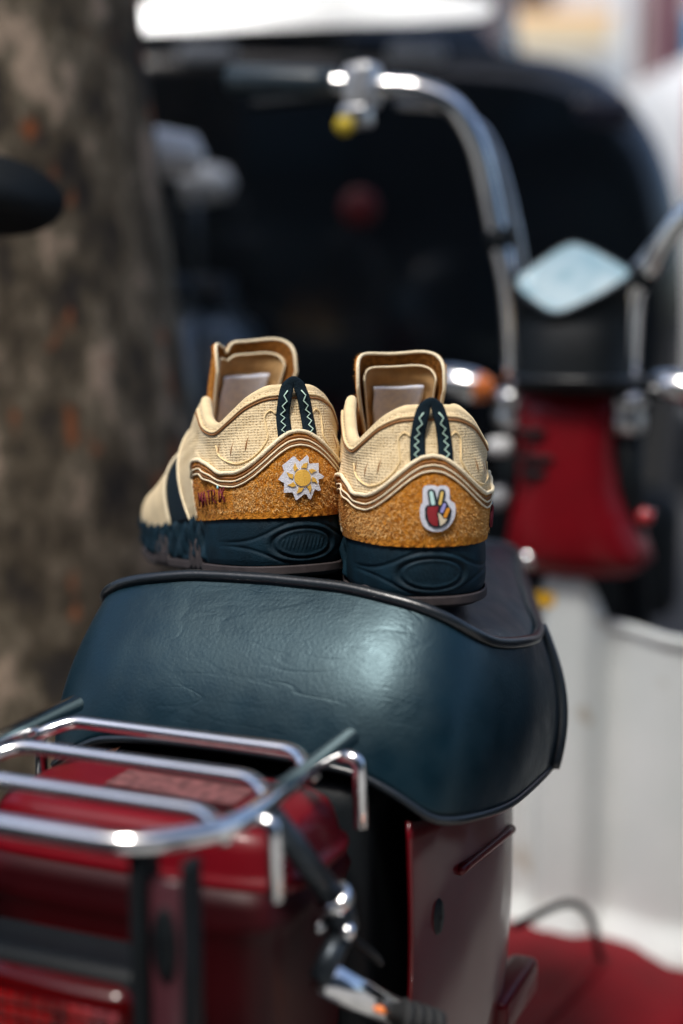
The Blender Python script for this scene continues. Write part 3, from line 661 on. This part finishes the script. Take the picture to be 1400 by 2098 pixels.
# handlebar: each side rises from a clamp, bends outward to grip
for s in (-1, 1):
    pts = [(-.072, 1.03, .835), (-.078, 1.02, .937), (-.092, 1.015, 1.003), (-.103, 1.01, 1.057), (-.115, 1.0, 1.105), (-.138, .99, 1.143), (-.175, .98, 1.162), (-.214, .975, 1.167), (-.268, .96, 1.171), (-.395, .945, 1.181)]
    drop = lambda z: z-.125*sstep(.90, 1.15, z) if s > 0 else z
    mir = lambda p: np.array(p) if s < 0 else np.array([-.015-p[0], p[1], drop(p[2])])
    hb = tube('handlebar', [mir(p) for p in interp_path(pts, 60)], .0125, 'chrome', mop, 14)
    tube('brace_tube', [mir(p) for p in interp_path([(-.060, 1.035, .84), (-.064, 1.03, .95), (-.078, 1.025, 1.03), (-.095, 1.02, 1.09), (-.115, 1.01, 1.125), (-.15, .995, 1.142), (-.205, .985, 1.148)], 40)], .005, 'chrome_dull', hb, 8)
    tube('grip', [mir((-.272, .959, 1.172)), mir((-.30, .956, 1.174)), mir((-.392, .9455, 1.181)), mir((-.398, .945, 1.181))], [.0165, .0165, .017, .014], mat('grip_rubber%d' % s, (.02, .04, .055), .35, spec=.7, bump=.2, bscale=300), hb, 16)
    c = lathe('bar_band', [(.0125, -.012), (.0145, -.010), (.0145, .010), (.0125, .012)], (0, 0, 0), 'z', 'black', hb, 16); c.location = mir((-.0905, 1.0155, .997)); c.rotation_euler = (0, s*rad(12), 0)
    bkt = MB(); bc = mir((-.238, .968, 1.169))
    bkt.put(*rbox_geo(bc+np.array([-.018, -.022, -.026]), bc+np.array([.018, .016, .024]), .008)); bkt.put(*rbox_geo(bc+np.array([-.026*-s*-1-.01, -.028, -.008]), bc+np.array([.014, -.016, .014]), .005))
    bk = bkt.build('switch_housing', mat('silver_casting%d' % s, (.70, .71, .72), .38, metal=.7, var=.1, vscale=40), hb)
    rbox('switch', bc+np.array([-.022, -.02, .018]), bc+np.array([.0, .0, .034]), .005, 'black', bk)
    lathe('horn_button', [(.001, -.006), (.010, -.004), (.011, .003)], tuple(bc+np.array([s*.012+.0, -.028, -.046])), 'y', 'yellow', bk, 20)
    rbox('lever_perch', bc+np.array([-.022, -.024, -.048]), bc+np.array([.012, .004, -.022]), .006, 'chrome_dull', bk)
    tube('brake_lever', [bc+np.array([s*.0, .014, -.004]), bc+np.array([s*.03, .045, -.006]), bc+np.array([s*.15, .04, -.010]), bc+np.array([s*.16, .035, -.010])], .006, 'black', bk, 8)
    lathe('clamp_nut', [(.001, .028), (.02, .026), (.024, .014), (.018, .008), (.022, 0), (.022, -.016), (.014, -.022), (.001, -.022)], tuple(mir((-.074, 1.025, .80))), 'z', 'chrome_dull', hb, 20)
    tube('fork_cover', [mir((-.074, 1.027, .79)), mir((-.076, 1.05, .62))], .018, 'black', hb, 14)
    # front turn signal
    c0 = mir((-.140, 1.03, .832))
    sg = tube('turn_signal', [mir((-.085, 1.03, .825)), c0], .007, 'black', mop, 10)
    v, f = lathe_geo([(.001, -.03), (.014, -.026), (.022, -.008), (.023, .012), (.019, .02)], (0, 0, 0), 'x', 22); o = add('signal_shell', v, f, 'chrome', sg); o.location = c0; o.rotation_euler = (0, rad(12), 0); o.scale = (1.5, 1, .85)
    v, f = lathe_geo([(.022, .012), (.021, .02), (.013, .032), (.001, .035)], (0, 0, 0), 'x', 22); o = add('signal_lens', v, f, 'amber', sg); o.location = c0; o.rotation_euler = (0, rad(12), 0); o.scale = (1.3, 1, .85)

# ================================================================== SNEAKERS (right foot local: x lateral +, y toe, z up; s mirrors)
def arc_table(P):
    d = np.linalg.norm(np.diff(P, axis=0), axis=1); return np.concatenate([[0], np.cumsum(d)])
class Last:
    """Outer surface of the shoe upper: s in -1..1 runs medial toe - heel - lateral toe, t from sole to top line."""
    S_ = [0, .04, .08, .12, .16, .20, .26, .35, .5, .7, .85, .95, 1]
    lat = ([0, .0120, .0228, .0312, .0368, .0404, .0436, .0462, .0475, .0520, .0515, .034, -.004], [.004, .0055, .0105, .0185, .0285, .0385, .055, .080, .120, .175, .222, .262, .276])
    med = ([0, .0120, .0228, .0310, .0364, .0398, .0428, .0445, .0430, .0445, .0415, .027, -.004], [.004, .0055, .0105, .0185, .0285, .0385, .055, .080, .120, .180, .226, .263, .276])
    Ts = [0, .06, .12, .18, .25, .33, .42, .50, .58, .66, .78, .9, 1]
    Tx = [0, .0140, .0266, .0355, .0412, .0430, .0420, .0385, .0315, .0210, .0155, .010, 0]
    Ty = [.0185, .0195, .0265, .0380, .0510, .0660, .0850, .1040, .1240, .1480, .1800, .206, .214]
    Tz = [.1245, .1240, .1185, .1085, .1010, .1055, .1195, .1280, .1175, .0970, .0750, .063, .058]
    def __init__(s, m):
        s.m = m
        s.bl = [pw(s.S_, k) for k in s.lat]; s.bm = [pw(s.S_, k) for k in s.med]
        s.tt = [pw(s.Ts, k) for k in (s.Tx, s.Ty, s.Tz)]
        s.zb = pw([0, .16, .3, .45, .6, .8, 1], [.040, .040, .0385, .037, .033, .030, .034])
        # arc table along the heel at t=.35
        ss = np.linspace(-1, 1, 401); P = np.array([s.raw(k, .35) for k in ss]); a = arc_table(P); a -= a[200]
        s.ss, s.aa = ss, a
        P = np.array([s.base(k) for k in ss]); a = arc_table(P); a -= a[200]; s.ba_ = a
    def base(s, q):
        f = s.bl if q >= 0 else s.bm; k = 1 if q >= 0 else -1; a = abs(q)
        return np.array([k*f[0](a) if not (a > .949 and k < 0) else -f[0](a), f[1](a), s.zb(a)])
    def top(s, q):
        k = 1 if q >= 0 else -1; a = abs(q); g = math.exp(-((a-.5)/.12)**2) if k > 0 else 0; return np.array([k*(s.tt[0](a)-.005*g), s.tt[1](a), s.tt[2](a)-.0065*g])
    def raw(s, q, t):
        B, T = s.base(q), s.top(q); a = abs(q)
        out = np.array([B[0], B[1]-.09-.09*sstep(.4, .9, a), 0.]); out /= np.linalg.norm(out)+1e-9
        bulge = .0045+.002*sstep(.15, .3, a)
        kz = .55+.38*sstep(.5, .8, a)
        C = np.array([B[0], B[1], 0])+out*bulge; C[2] = B[2]+kz*(T[2]-B[2])
        p = (1-t)**2*B+2*t*(1-t)*C+t*t*T
        pad = .0026*sstep(.74, .93, t)*sstep(.62, .45, a)
        # soft puckers pressed into the mesh sides
        dd = 0
        for c in s.puck:
            dd += c[3]*math.exp(-((q-c[0])/c[2])**2-((t-c[1])/.09)**2)
        return p+out*(pad+dd)
    puck = [(sg*c, t, .022, .0022) for sg in (-1, 1) for c, t in ((.15, .60), (.215, .52), (.285, .48), (.36, .55))]
    NS, NT = 480, 96
    def tab(s):
        if hasattr(s, 'T_'): return
        qs, ts = np.linspace(-1, 1, s.NS+1), np.linspace(0, 1, s.NT+1)
        s.T_ = np.array([[s.raw(q, t) for t in ts] for q in qs])
        du = np.gradient(s.T_, axis=0); dv = np.gradient(s.T_, axis=1); n = np.cross(du, dv); s.N_ = n/(np.linalg.norm(n, axis=2)[..., None]+1e-12)
    def bil(s, A, q, t):
        x = min(max((q+1)/2*s.NS, 0), s.NS-1e-6); y = min(max(t*s.NT, 0), s.NT-1e-6); i, j = int(x), int(y); x -= i; y -= j
        return A[i, j]*(1-x)*(1-y)+A[i+1, j]*x*(1-y)+A[i, j+1]*(1-x)*y+A[i+1, j+1]*x*y
    def pt(s, q, t, off=0.):
        s.tab(); p = s.bil(s.T_, q, t); n = s.bil(s.N_, q, t); n = n/(np.linalg.norm(n)+1e-12)
        p = p+n*off; return np.array([p[0]*s.m, p[1], p[2]]), np.array([n[0]*s.m, n[1], n[2]])
    def at(s, x, z, off=0.):
        """point at lateral arc distance x (+ lateral) and height z"""
        s.tab(); q = float(np.interp(x, s.aa, s.ss)); k = min(max((q+1)/2*s.NS, 0), s.NS-1e-6); i = int(k); k -= i
        zc = s.T_[i, :, 2]*(1-k)+s.T_[i+1, :, 2]*k
        t = float(np.interp(z, np.maximum.accumulate(zc)+np.arange(s.NT+1)*1e-9, np.linspace(0, 1, s.NT+1)))
        return s.pt(q, t, off)[0]

def decal(name, poly, last, cx, cz, off, m, parent, skirt=.0008, cuts=2):
    """flat outline (metres, x lateral-positive as seen, z up) wrapped on the heel"""
    bm = bmesh.new(); vs2 = [bm.verts.new((x, 0, z)) for x, z in poly]; bm.faces.new(vs2)
    bmesh.ops.triangulate(bm, faces=bm.faces[:])
    for _ in range(cuts): bmesh.ops.subdivide_edges(bm, edges=[e for e in bm.edges if e.calc_length() > .0025], cuts=1, use_grid_fill=True)
    bmesh.ops.triangulate(bm, faces=bm.faces[:])
    if skirt:
        be = [e for e in bm.edges if e.is_boundary]; r = bmesh.ops.extrude_edge_only(bm, edges=be)
        for v_ in [g for g in r['geom'] if isinstance(g, bmesh.types.BMVert)]: v_.co.y = 1
    for v_ in bm.verts:
        o_ = off-(skirt if v_.co.y > .5 else 0); v_.co = Vector(last.at((cx+v_.co.x)*last.m if False else cx+v_.co.x, cz+v_.co.z, o_))
    bmesh.ops.recalc_face_normals(bm, faces=bm.faces[:])
    me = bpy.data.meshes.new(name); bm.to_mesh(me); bm.free(); me.materials.append(M[m]); o = bpy.data.objects.new(name, me); COL.objects.link(o); o.parent = parent
    return o
def capsule(x0, z0, x1, z1, w_, n=7):
    a = math.atan2(z1-z0, x1-x0); P = []
    for k in range(n): b = a-math.pi/2+math.pi*k/(n-1); P.append((x1+w_*math.cos(b), z1+w_*math.sin(b)))
    for k in range(n): b = a+math.pi/2+math.pi*k/(n-1); P.append((x0+w_*math.cos(b), z0+w_*math.sin(b)))
    return P

ZC = pw([0, .006, .012, .018, .025, .032, .040, .048, .058, .070, .083, .095, .102, .1055, .108], [.0955, .0945, .0915, .0868, .0808, .0755, .0715, .0698, .0702, .0730, .0765, .0790, .0785, .074, .065])

def sneaker(m, loc, rz, pitch, label, patch, tdx, tdz):
    r = empty('sneaker', loc, rz); r.rotation_euler = (-pitch, 0, rz); tag(r, label, 'sneaker', 'pair of tan sneakers on the moped seat')
    L = Last(m)
    fl = (lambda F_: F_) if m > 0 else (lambda F_: [q[::-1] for q in F_])
    # --- quarter (cream mesh), side panel, toe box
    sb = lambda t: .445+.26*t-.10*t*t
    sb_m = lambda t: .46+.26*t-.10*t*t
    us = np.linspace(-1, 1, 150); ts = np.linspace(0, 1, 34)
    v, f = grid_geo(lambda u, t: L.pt(u*(sb(t) if u >= 0 else sb_m(t)), t, .0008)[0], list(us), list(ts)); up = add('upper', v, fl(f), 'mesh', r)
    tube('front_seam', [L.pt(sb(t), t, .0008)[0] for t in np.linspace(0, 1, 30)], .0012, 'cream', up, 6)
    sp = lambda t: .60+.12*t-.05*t*t
    v, f = grid_geo(lambda u, t: L.pt(sb(t)-.02+u*(sp(t)-sb(t)+.03), t, 0)[0], list(np.linspace(0, 1, 14)), list(ts)); solidify(add('side_panel', v, fl(f), 'web', r), .001)
    v, f = grid_geo(lambda u, t: L.pt(-sb_m(t)+.02-u*(sp(t)-sb_m(t)+.03), t, 0)[0], list(np.linspace(0, 1, 14)), list(ts)); solidify(add('side_panel', v, fl([q[::-1] for q in f]), 'web', r), .001)
    mb = MB()
    for sg in (-1, 1):
        v, f = grid_geo(lambda u, t: L.pt(sg*(sp(t)+u*(1-sp(t))), t, .001)[0], list(np.linspace(0, 1, 26)), list(np.linspace(0, 1, 20)))
        f = fl(f); mb.put(v, f if sg > 0 else [q[::-1] for q in f])
    toe = mb.build('toe_box', 'toe', r); tube('toe_edge', [L.pt(sp(t), t, .0014)[0] for t in np.linspace(0, 1, 20)], .0014, 'cream', toe, 6)
    # --- collar: padded roll over the top line and lining down into the shoe
    cs = np.linspace(-.62, .62, 130); rows = []
    def thick(q): return .0082-.005*sstep(.45, .6, abs(q))
    def coll(q, k):
        P, n = L.pt(q, 1, .0008); th = thick(q)
        n2 = np.array([n[0], n[1], 0]); n2 /= np.linalg.norm(n2)+1e-9
        if k <= 1:
            a = math.pi*k; c = P-n2*th/2; return c+n2*math.cos(a)*th/2+np.array([0, 0, 1])*math.sin(a)*th*.48
        t = 1-(k-1)*.86; Pt, nt_ = L.pt(q, t, 0); n3 = np.array([nt_[0], nt_[1], 0]); n3 /= np.linalg.norm(n3)+1e-9
        return Pt-n3*th*(1.0+.12*math.sin((k-1)*3))
    v, f = grid_geo(coll, list(cs), list(np.linspace(0, 1, 10))); col_ = add('collar', v, fl(f), 'collar', r)
    v, f = grid_geo(coll, list(cs), list(np.linspace(1, 2, 16))); add('lining', v, fl(f), 'lining', col_)
    tube('collar_seam', [L.pt(q, .925-.01*abs(q), .0012)[0] for q in np.linspace(-.46, .46, 90)], .0007, 'pucker', col_, 5)
    tube('collar_cord', [L.pt(q, .955-.01*abs(q), .0012)[0] for q in np.linspace(-.46, .46, 90)], .0010, 'collar', col_, 5)
    # insole
    P = [L.base(q)*np.array([.84, 1, 0])+np.array([0, .006 if abs(q) < .2 else 0, .046]) for q in np.linspace(-.95, .95, 60)]
    P = [(p[0]*m, p[1], p[2]) for p in P]; add('insole', P+[(0, .12, .044)], [(i, (i+1) % 60, 60) for i in range(60)], 'lining', r)
    # welded overlay rings + painted shade of dents on the mesh
    for sg in (-1, 1):
        ring = interp_path([(.0145, .1085), (.0185, .111), (.0225, .107), (.0215, .098), (.0212, .0925), (.0262, .0852), (.0345, .0792), (.0450, .0768), (.0560, .0785), (.0660, .083), (.070, .0895)], 46)
        tube('overlay_line', [L.at(sg*x, z, .0010) for x, z in ring], .00065, 'weld', up, 6)
        for x, z in ((.0365, .0895), (.050, .0865), (.066, .0865)):
            tube('dent_shade', [L.at(sg*(x-.0015+.003*k), z+.0050-.010*k+.001*math.sin(k*3), .0006) for k in np.linspace(0, 1, 6)], [.0002, .0004, .0005, .0007, .0007, .0003], 'pucker', up, 6)  # brown slashes paint in the shadow of dents
    # --- heel counter
    xe = np.concatenate([np.linspace(-.108, -.099, 12), np.linspace(-.097, .097, 120), np.linspace(.099, .108, 12)])
    zlow = lambda x: .0375
    def cnt(x, k): return L.at(x, zlow(x)+(ZC(abs(x))-zlow(x))*k, .0022+.0004*math.sin(x*900)*math.sin(k*40))
    v, f = grid_geo(cnt, list(xe), list(np.linspace(0, 1, 26))); hc = add('heel_counter', v, fl(f), 'suede', r)
    xs = np.linspace(-.1075, .1075, 170)
    tube('edge_piping', [L.at(x, ZC(abs(x))+.0008, .0026) for x in xs], .0014, 'cream', hc, 8)
    for o_, rr in ((.0048, .00062), (.0084, .00062)): tube('stitch_row', [L.at(x, ZC(abs(x))-o_, .0030) for x in np.linspace(-.1045, .1045, 160)], rr, 'cream', hc, 6)
    for o_ in (.0026, .0068): tube('seam_groove', [L.at(x, ZC(abs(x))-o_, .0023) for x in np.linspace(-.105, .105, 160)], .0008, 'pucker', hc, 5)
    for sg in (-1, 1): tube('front_stitch', [L.at(sg*(.1072-.003*k), .066-.026*k, .0022) for k in np.linspace(0, 1, 12)], .0010, 'cream', hc, 6)
    # suede nap
    def nap(n, region, parent, ln=(.0012, .0034), wd=.00022):
        mb = MB()
        for _ in range(n):
            p, nrm = region(); d = rng.normal(0, 1, 3); d = d-nrm*(d@nrm); d /= np.linalg.norm(d)+1e-9
            l_ = ln[0]+(ln[1]-ln[0])*random.random()**2; tip = p+d*l_*.8+nrm*l_*(.15+.45*random.random()); sd_ = np.cross(d, nrm)*wd
            mid = (p+tip)/2+nrm*l_*.12
            mb.put([p-sd_, p+sd_, mid+sd_, mid-sd_, tip], [(0, 1, 2, 3), (3, 2, 4)])
        return stuff(mb.build('suede_nap', 'fuzz', parent, False))
    def reg():
        x = random.uniform(-.106, .106); z = .0445+(ZC(abs(x))-.011-.0445)*random.random(); 
        while .049 < x < .094 and .046 < z < .064: x = random.uniform(-.106, .106)
        z = min(z, ZC(abs(x))-.011); p = L.at(x, z, .0022)
        n = p-np.array([0, .055, p[2]]); n /= np.linalg.norm(n); return p, n
    nap(6000, reg, hc, (.0010, .0036), .00016)
    # --- midsole and outsole
    def mo(q):  # outward direction of the base line
        e = .01; a, b = L.base(max(q-e, -1)), L.base(min(q+e, 1)); d = b-a; n = np.array([d[1], -d[0], 0]); return n/(np.linalg.norm(n)+1e-9)
    ztop = lambda x: .0425+.0035*math.exp(-((abs(x)-.112)/.012)**2)-.008*sstep(.12, .16, abs(x))+.003*math.exp(-((abs(x)-.165)/.014)**2)+.010*sstep(.27, .32, abs(x))
    qs_ = np.concatenate([np.linspace(-1, -.36, 90), np.linspace(-.355, .355, 330), np.linspace(.36, 1, 90)])
    def emboss(x, z):
        X, Z = x/.0208, (z-.0225)/.0099; e = math.hypot(X, Z)
        h = -.0012*math.exp(-((e-1)/.075)**2)+.0006*math.exp(-((e-1.2)/.10)**2)+.0006*math.exp(-((e-.84)/.07)**2)
        yw = .0145*math.exp(-(x/.026)**2)+.0012   # lens-shaped wave lines above and below
        for sg in (-1, 1): h -= .0009*math.exp(-(((z-.0225)-sg*yw)/.0011)**2)*sstep(.075, .05, abs(x))
        if e < .72:
            h += .0005*(math.sin((x+.35*(z-.0225))*2300)*.5+.5)*math.exp(-((z-.0225)/.0042)**4)
        ax = abs(x)
        lump = sstep(.088, .10, ax)*sstep(.30, .26, ax)
        h += lump*(.0022*math.sin(ax*330+z*90)*math.sin(z*140+.6)+.0014*math.sin(ax*700-z*260))
        h -= .003*math.exp(-((ax-.137)/.006)**2)*lump
        return h
    prof = pw([0, .12, .35, .7, .9, 1.0], [.0000, .0012, .0016, .0014, .0004, -.0020])
    def ms(q, k):
        B = L.base(q); n = mo(q); x = float(np.interp(q, L.ss, L.ba_)); zt = ztop(x)
        toe_up = .016*sstep(.78, 1, abs(q))
        z = .0085+(zt-.0085)*min(k, 1); o_ = prof(min(k, 1))+emboss(x, z)*sstep(0, .12, k)*sstep(1, .9, k)
        if k > 1: z = zt-.001; o_ = -.0020-(k-1)*.006
        p = np.array([B[0], B[1], 0])+n*o_; return (p[0]*m, p[1], z+toe_up*(1-.3*min(k, 1)))
    v, f = grid_geo(ms, list(qs_), list(np.concatenate([np.linspace(0, 1, 46), [1.5]]))); add('midsole', v, fl(f), 'navy', r)
    def tooth(x):
        h = 0
        ax = abs(x)
        for c in (.103, .113, .1235, .178, .188, .198, .255): h = max(h, .020*max(0, 1-abs(ax-c)/.0048)**.75)
        h = max(h, .004*math.exp(-((x+.050)/.012)**2))
        return h
    def os_(q, k):
        B = L.base(q); n = mo(q); x = float(np.interp(q, L.ss, L.ba_)); toe_up = .016*sstep(.78, 1, abs(q))
        zt = .0085-.0005+tooth(x)
        if k < 0: o_ = -.0024; z = 0.0
        else: z = .0010+(zt-.0010)*k; o_ = (-.0008+.0028*sstep(0, .2, k))+.0004
        if k > .99: o_ -= .0014
        p = np.array([B[0], B[1], 0])+n*o_; return (p[0]*m, p[1], z+toe_up)
    v, f = grid_geo(os_, list(qs_), [-1]+list(np.linspace(0, 1, 14))); k0 = len(qs_)
    f = fl(f); c = len(v); v.append((0, .13, 0)); f += [(i+1, i, c) if m > 0 else (i, i+1, c) for i in range(k0-1)]
    add('outsole', v, f, 'gum', r)
    # --- tongue
    fold = 1.0 if patch == 'sun' else 0.
    def tg(u, k, off=0., ins=0.):
        hw = .0215+.0080*k; kk = k; cv = 1.55+.62*(1-k)*min(1, 2.2*k+.3)
        y = .168-.040*kk+.006*kk*kk; z = .080+(.0795+tdz)*kk-ins*kk
        cu = abs(u)**2.0
        x = hw*math.sin(u*cv)
        yy = y-(.018+.006*(1-kk))*cu-.004*kk
        zz = z-.024*(1-(max(0, 1-abs(u)**3))**(1/3))*kk-.0010*math.cos(u*5+.6)*kk
        # crumpled corner on one tongue
        d = fold*math.exp(-((u+.50*1)/.16)**2)*kk**6
        zz -= .0085*d*(1 if u > -.5 else .6); yy += .004*d; x += .003*d
        n = np.array([-math.sin(u*cv*.8)*1.0, -.25-.75*math.cos(u*cv*.75), -.3]); n /= np.linalg.norm(n)
        p = np.array([x+tdx*kk, yy, zz])+n*off; return p
    uu = list(np.linspace(-1, 1, 44)); kk_ = list(np.linspace(0, 1, 26))
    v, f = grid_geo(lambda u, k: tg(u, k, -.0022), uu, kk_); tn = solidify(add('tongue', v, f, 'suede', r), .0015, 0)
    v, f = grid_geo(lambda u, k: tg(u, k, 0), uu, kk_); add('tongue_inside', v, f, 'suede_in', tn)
    rim = [tg(-1, k, -.001) for k in np.linspace(.25, 1, 20)]+[tg(u, 1, -.001) for u in np.linspace(-1, 1, 44)][1:-1]+[tg(1, k, -.001) for k in np.linspace(1, .25, 20)]
    tube('edge_binding', rim, .0013, 'cream', tn, 8)
    rk_ = .965
    v, f = grid_geo(lambda u, k: tg(u*.86, k*.90, .0032+.0010*math.sin(k*30+u*2)*.5, 0), uu, kk_); add('tongue_lining', v, f, 'lining', tn)
    rim2 = [tg(-.86, k, .0034) for k in np.linspace(.3, .84, 16)]+[tg(.86*math.sin(a), .84+.062*math.cos(a), .0034) for a in np.linspace(-math.pi/2, math.pi/2, 26)][1:-1]+[tg(.86, k, .0034) for k in np.linspace(.84, .3, 16)]
    tube('lining_piping', rim2, .0008, 'cream', tn, 6)
    v, f = grid_geo(lambda a, b: tg(-.50+1.0*a+.02*math.sin(b*9), .33+.40*b, .0052+.0006*math.sin(a*8+b*3)), list(np.linspace(0, 1, 14)), list(np.linspace(0, 1, 14))); solidify(add('label', v, f, 'label', tn), .0004)
    def reg2():
        u = random.uniform(-1, 1); k = random.uniform(.35, 1); 
        if random.random() < .5: k = .985
        return tg(u, k, -.003), np.array([math.sin(u*1.2)*.6, .7, .35])
    nap(1500, reg2, tn, (.001, .003), .0002)
    # --- pull tab: webbing loop with zigzag stitch
    def band(w0, w1):
        pts = interp_path([(-.0090, .0935), (-.0094, .104), (-.0084, .1135), (-.0054, .1225), (0, .1283), (.0054, .1225), (.0084, .1135), (.0094, .104), (.0090, .0935)], 60)
        hw = [(.0051 if i < 22 or i > 37 else .0051-.0026*sstep(22, 29, i if i < 30 else 59-i)) for i in range(60)]
        return pts, hw
    pts, hw = band(0, 0); V = []; F_ = []
    def tabpt(x, z, off):
        zz = min(z, .1225); p = L.at(x, zz, off); p = p+np.array([0, 0, z-zz]); return p
    for i, (x, z) in enumerate(pts):
        a, b = pts[max(i-1, 0)], pts[min(i+1, 59)]; d = b-a; d /= np.linalg.norm(d); nn = np.array([-d[1], d[0]])
        st = .0022+.0040*sstep(.108, .126, z)
        for k in (-1, -.5, 0, .5, 1):
            q = np.array([x, z])+nn*hw[i]*k; V.append(tabpt(q[0], q[1], st+.0006*(1-k*k)))
    for i in range(59):
        for k in range(4): a = i*5+k; F_.append((a, a+1, a+6, a+5))
    tab = solidify(add('pull_tab', V, [q[::-1] for q in F_] if m > 0 else F_, 'web', r), .0018, -1)
    for sg in (-1, 1):
        zz = []
        for i in range(11):
            k = i/10; z = .0945+.0265*k; xx = .0100-.0032*sstep(.45, 1, k)+.0015*(1 if i % 2 else -1); zz.append(tabpt(sg*xx, z, .0030+.0040*sstep(.108, .126, z)+.0004))
        tube('zigzag_stitch', zz, .00048, 'mint', tab, 5)
    # --- lettering on the lateral side
    G = {'M': [[(0, 0), (0, 1), (.5, .35), (1, 1), (1, -.12)]], 'A': [[(0, 0), (.45, 1), (.9, 0)], [(.2, .38), (.75, .38)]], 'T': [[(.1, .95), (.9, 1)], [(.5, 1), (.5, 0)]],
         'R': [[(0, 0), (0, 1), (.7, .95), (.75, .6), (0, .5), (.9, 0)]], 'I': [[(.5, 0), (.5, .85)]], 'X': [[(0, 1), (.95, 0)], [(.95, 1.05), (0, .05)]]}
    x_ = 0.; mb = MB(); adv = {'I': .62}
    word = 'MATRIX'
    tot = sum(adv.get(c, 1.12) for c in word); pos = 0; zc0 = .0520
    for c in word:
        for st in G[c]:
            P2 = []
            for gx, gz in st:
                xx = (pos+gx*.82)/tot
                # on the left shoe the word reads toward the heel, on the right shoe toward the toe
                arc = (.0900-xx*.037) if m < 0 else (.0530+xx*.037)
                P2.append(L.at(arc, zc0-.0035+.0035*xx+gz*.0092, .0044))
            mb.put(*tube_geo(P2, .00058, 6))
        pos += adv.get(c, 1.12)
    le = mb.build('lettering', 'wine', r)
    xi = (.0900-.72*.037) if m < 0 else (.0530+.72*.037)
    tube('flame', [L.at(xi+.0003*k, .0605+k*.0012, .0034) for k in range(3)], [.0008, .0007, .0003], 'flame', le, 6)
    # --- heel patch
    if patch == 'sun':
        out = []
        for k in range(10):
            a0 = 2*math.pi*k/10+.25
            for da, rr in ((0, .0105), (.17, .0122), (.36, .0150), (.45, .0140), (.50, .0112)): out.append((rr*math.cos(a0+da), rr*math.sin(a0+da)))
        base = decal('sun_patch', out, L, -.0005*m, .0655, .0042, 'felt', r)
        decal('sun_disc', [(.0053*math.cos(a), .0053*math.sin(a)) for a in np.linspace(0, 2*math.pi, 26, endpoint=False)], L, -.0005*m, .0655, .0050, 'sunyellow', base, .0004)
        for k in range(8):
            a = 2*math.pi*k/8+.2; R_ = lambda rr, b: (rr*math.cos(a+b), rr*math.sin(a+b))
            decal('sun_ray', [R_(.0064, -.27), R_(.0066, 0), R_(.0064, .22), R_(.0085, .16), R_(.0108, .20), R_(.0088, -.10)], L, -.0005*m, .0655, .0048, 'sunyellow', base, .0003, 1)
    else:
        k = 1/14/3092*1.0; Z = lambda P: [((x-650)*k, -(z-920)*k) for x, z in P]
        cx, cz = .0025, .0640
        base = decal('hand_patch', [tuple(p) for p in interp_path(Z([(265, 420), (310, 330), (400, 295), (560, 300), (640, 335), (760, 305), (900, 330), (970, 440), (955, 640), (1000, 720), (1090, 790), (1115, 960), (1080, 1180), (960, 1380), (800, 1500), (600, 1530), (420, 1480), (280, 1360), (210, 1180), (190, 980), (210, 820), (268, 730)]), 60, True)], L, cx, cz, .0042, 'felt', r)
        dk = [Z([(320, 900), (365, 825), (500, 800), (700, 815), (790, 715), (865, 725), (930, 850), (1005, 950), (975, 1160), (895, 1310), (710, 1415), (550, 1412), (405, 1315), (325, 1140)])]
        for i, P in enumerate(dk): decal('hand_outline', P, L, cx, cz, .0048, 'dkthread', base, .0004)
        def cap(x0, y0, x1, y1, w_): (a, b), (c, d) = Z([(x0, y0), (x1, y1)]); return capsule(a, b, c, d, w_*k)
        decal('finger_outline', cap(480, 490, 535, 820, 96), L, cx, cz, .00485, 'dkthread', base, .0004); decal('finger_outline', cap(758, 500, 670, 830, 94), L, cx, cz, .0049, 'dkthread', base, .0004)
        decal('finger', cap(482, 490, 522, 775, 40), L, cx, cz, .0054, 'mint2', base, .0003); decal('finger', cap(748, 505, 685, 780, 40), L, cx, cz, .0054, 'yel2', base, .0003)
        decal('finger', cap(808, 815, 735, 985, 44), L, cx, cz, .0054, 'lilac', base, .0003); decal('finger', cap(905, 940, 825, 1115, 46), L, cx, cz, .0054, 'orng', base, .0003)
        decal('palm', Z([(392, 862), (645, 850), (610, 955), (470, 950), (470, 985), (575, 1040), (625, 1180), (615, 1368), (520, 1345), (425, 1230), (378, 1020)]), L, cx, cz, .0054, 'redthread', base, .0003)
        decal('thumb_base', Z([(622, 1012), (720, 1085), (785, 1185), (880, 1192), (820, 1290), (690, 1370), (688, 1200)]), L, cx, cz, .0054, 'beige', base, .0003)
    return r
SEAT_Z = .7375
shoe_r = sneaker(1, (.0595, .958, SEAT_Z-.001), rad(7), rad(2), 'right tan suede and cream mesh sneaker with a peace-hand patch on its heel', 'hand', -.002, .0005)
shoe_l = sneaker(-1, (-.0235, 1.012, SEAT_Z+.0105), rad(22), rad(6.5), 'left tan suede and cream mesh sneaker with a white sun patch on its heel', 'sun', .010, .007)
for o in (shoe_r, shoe_l): o.scale = (1.03, 1.03, 1.03)
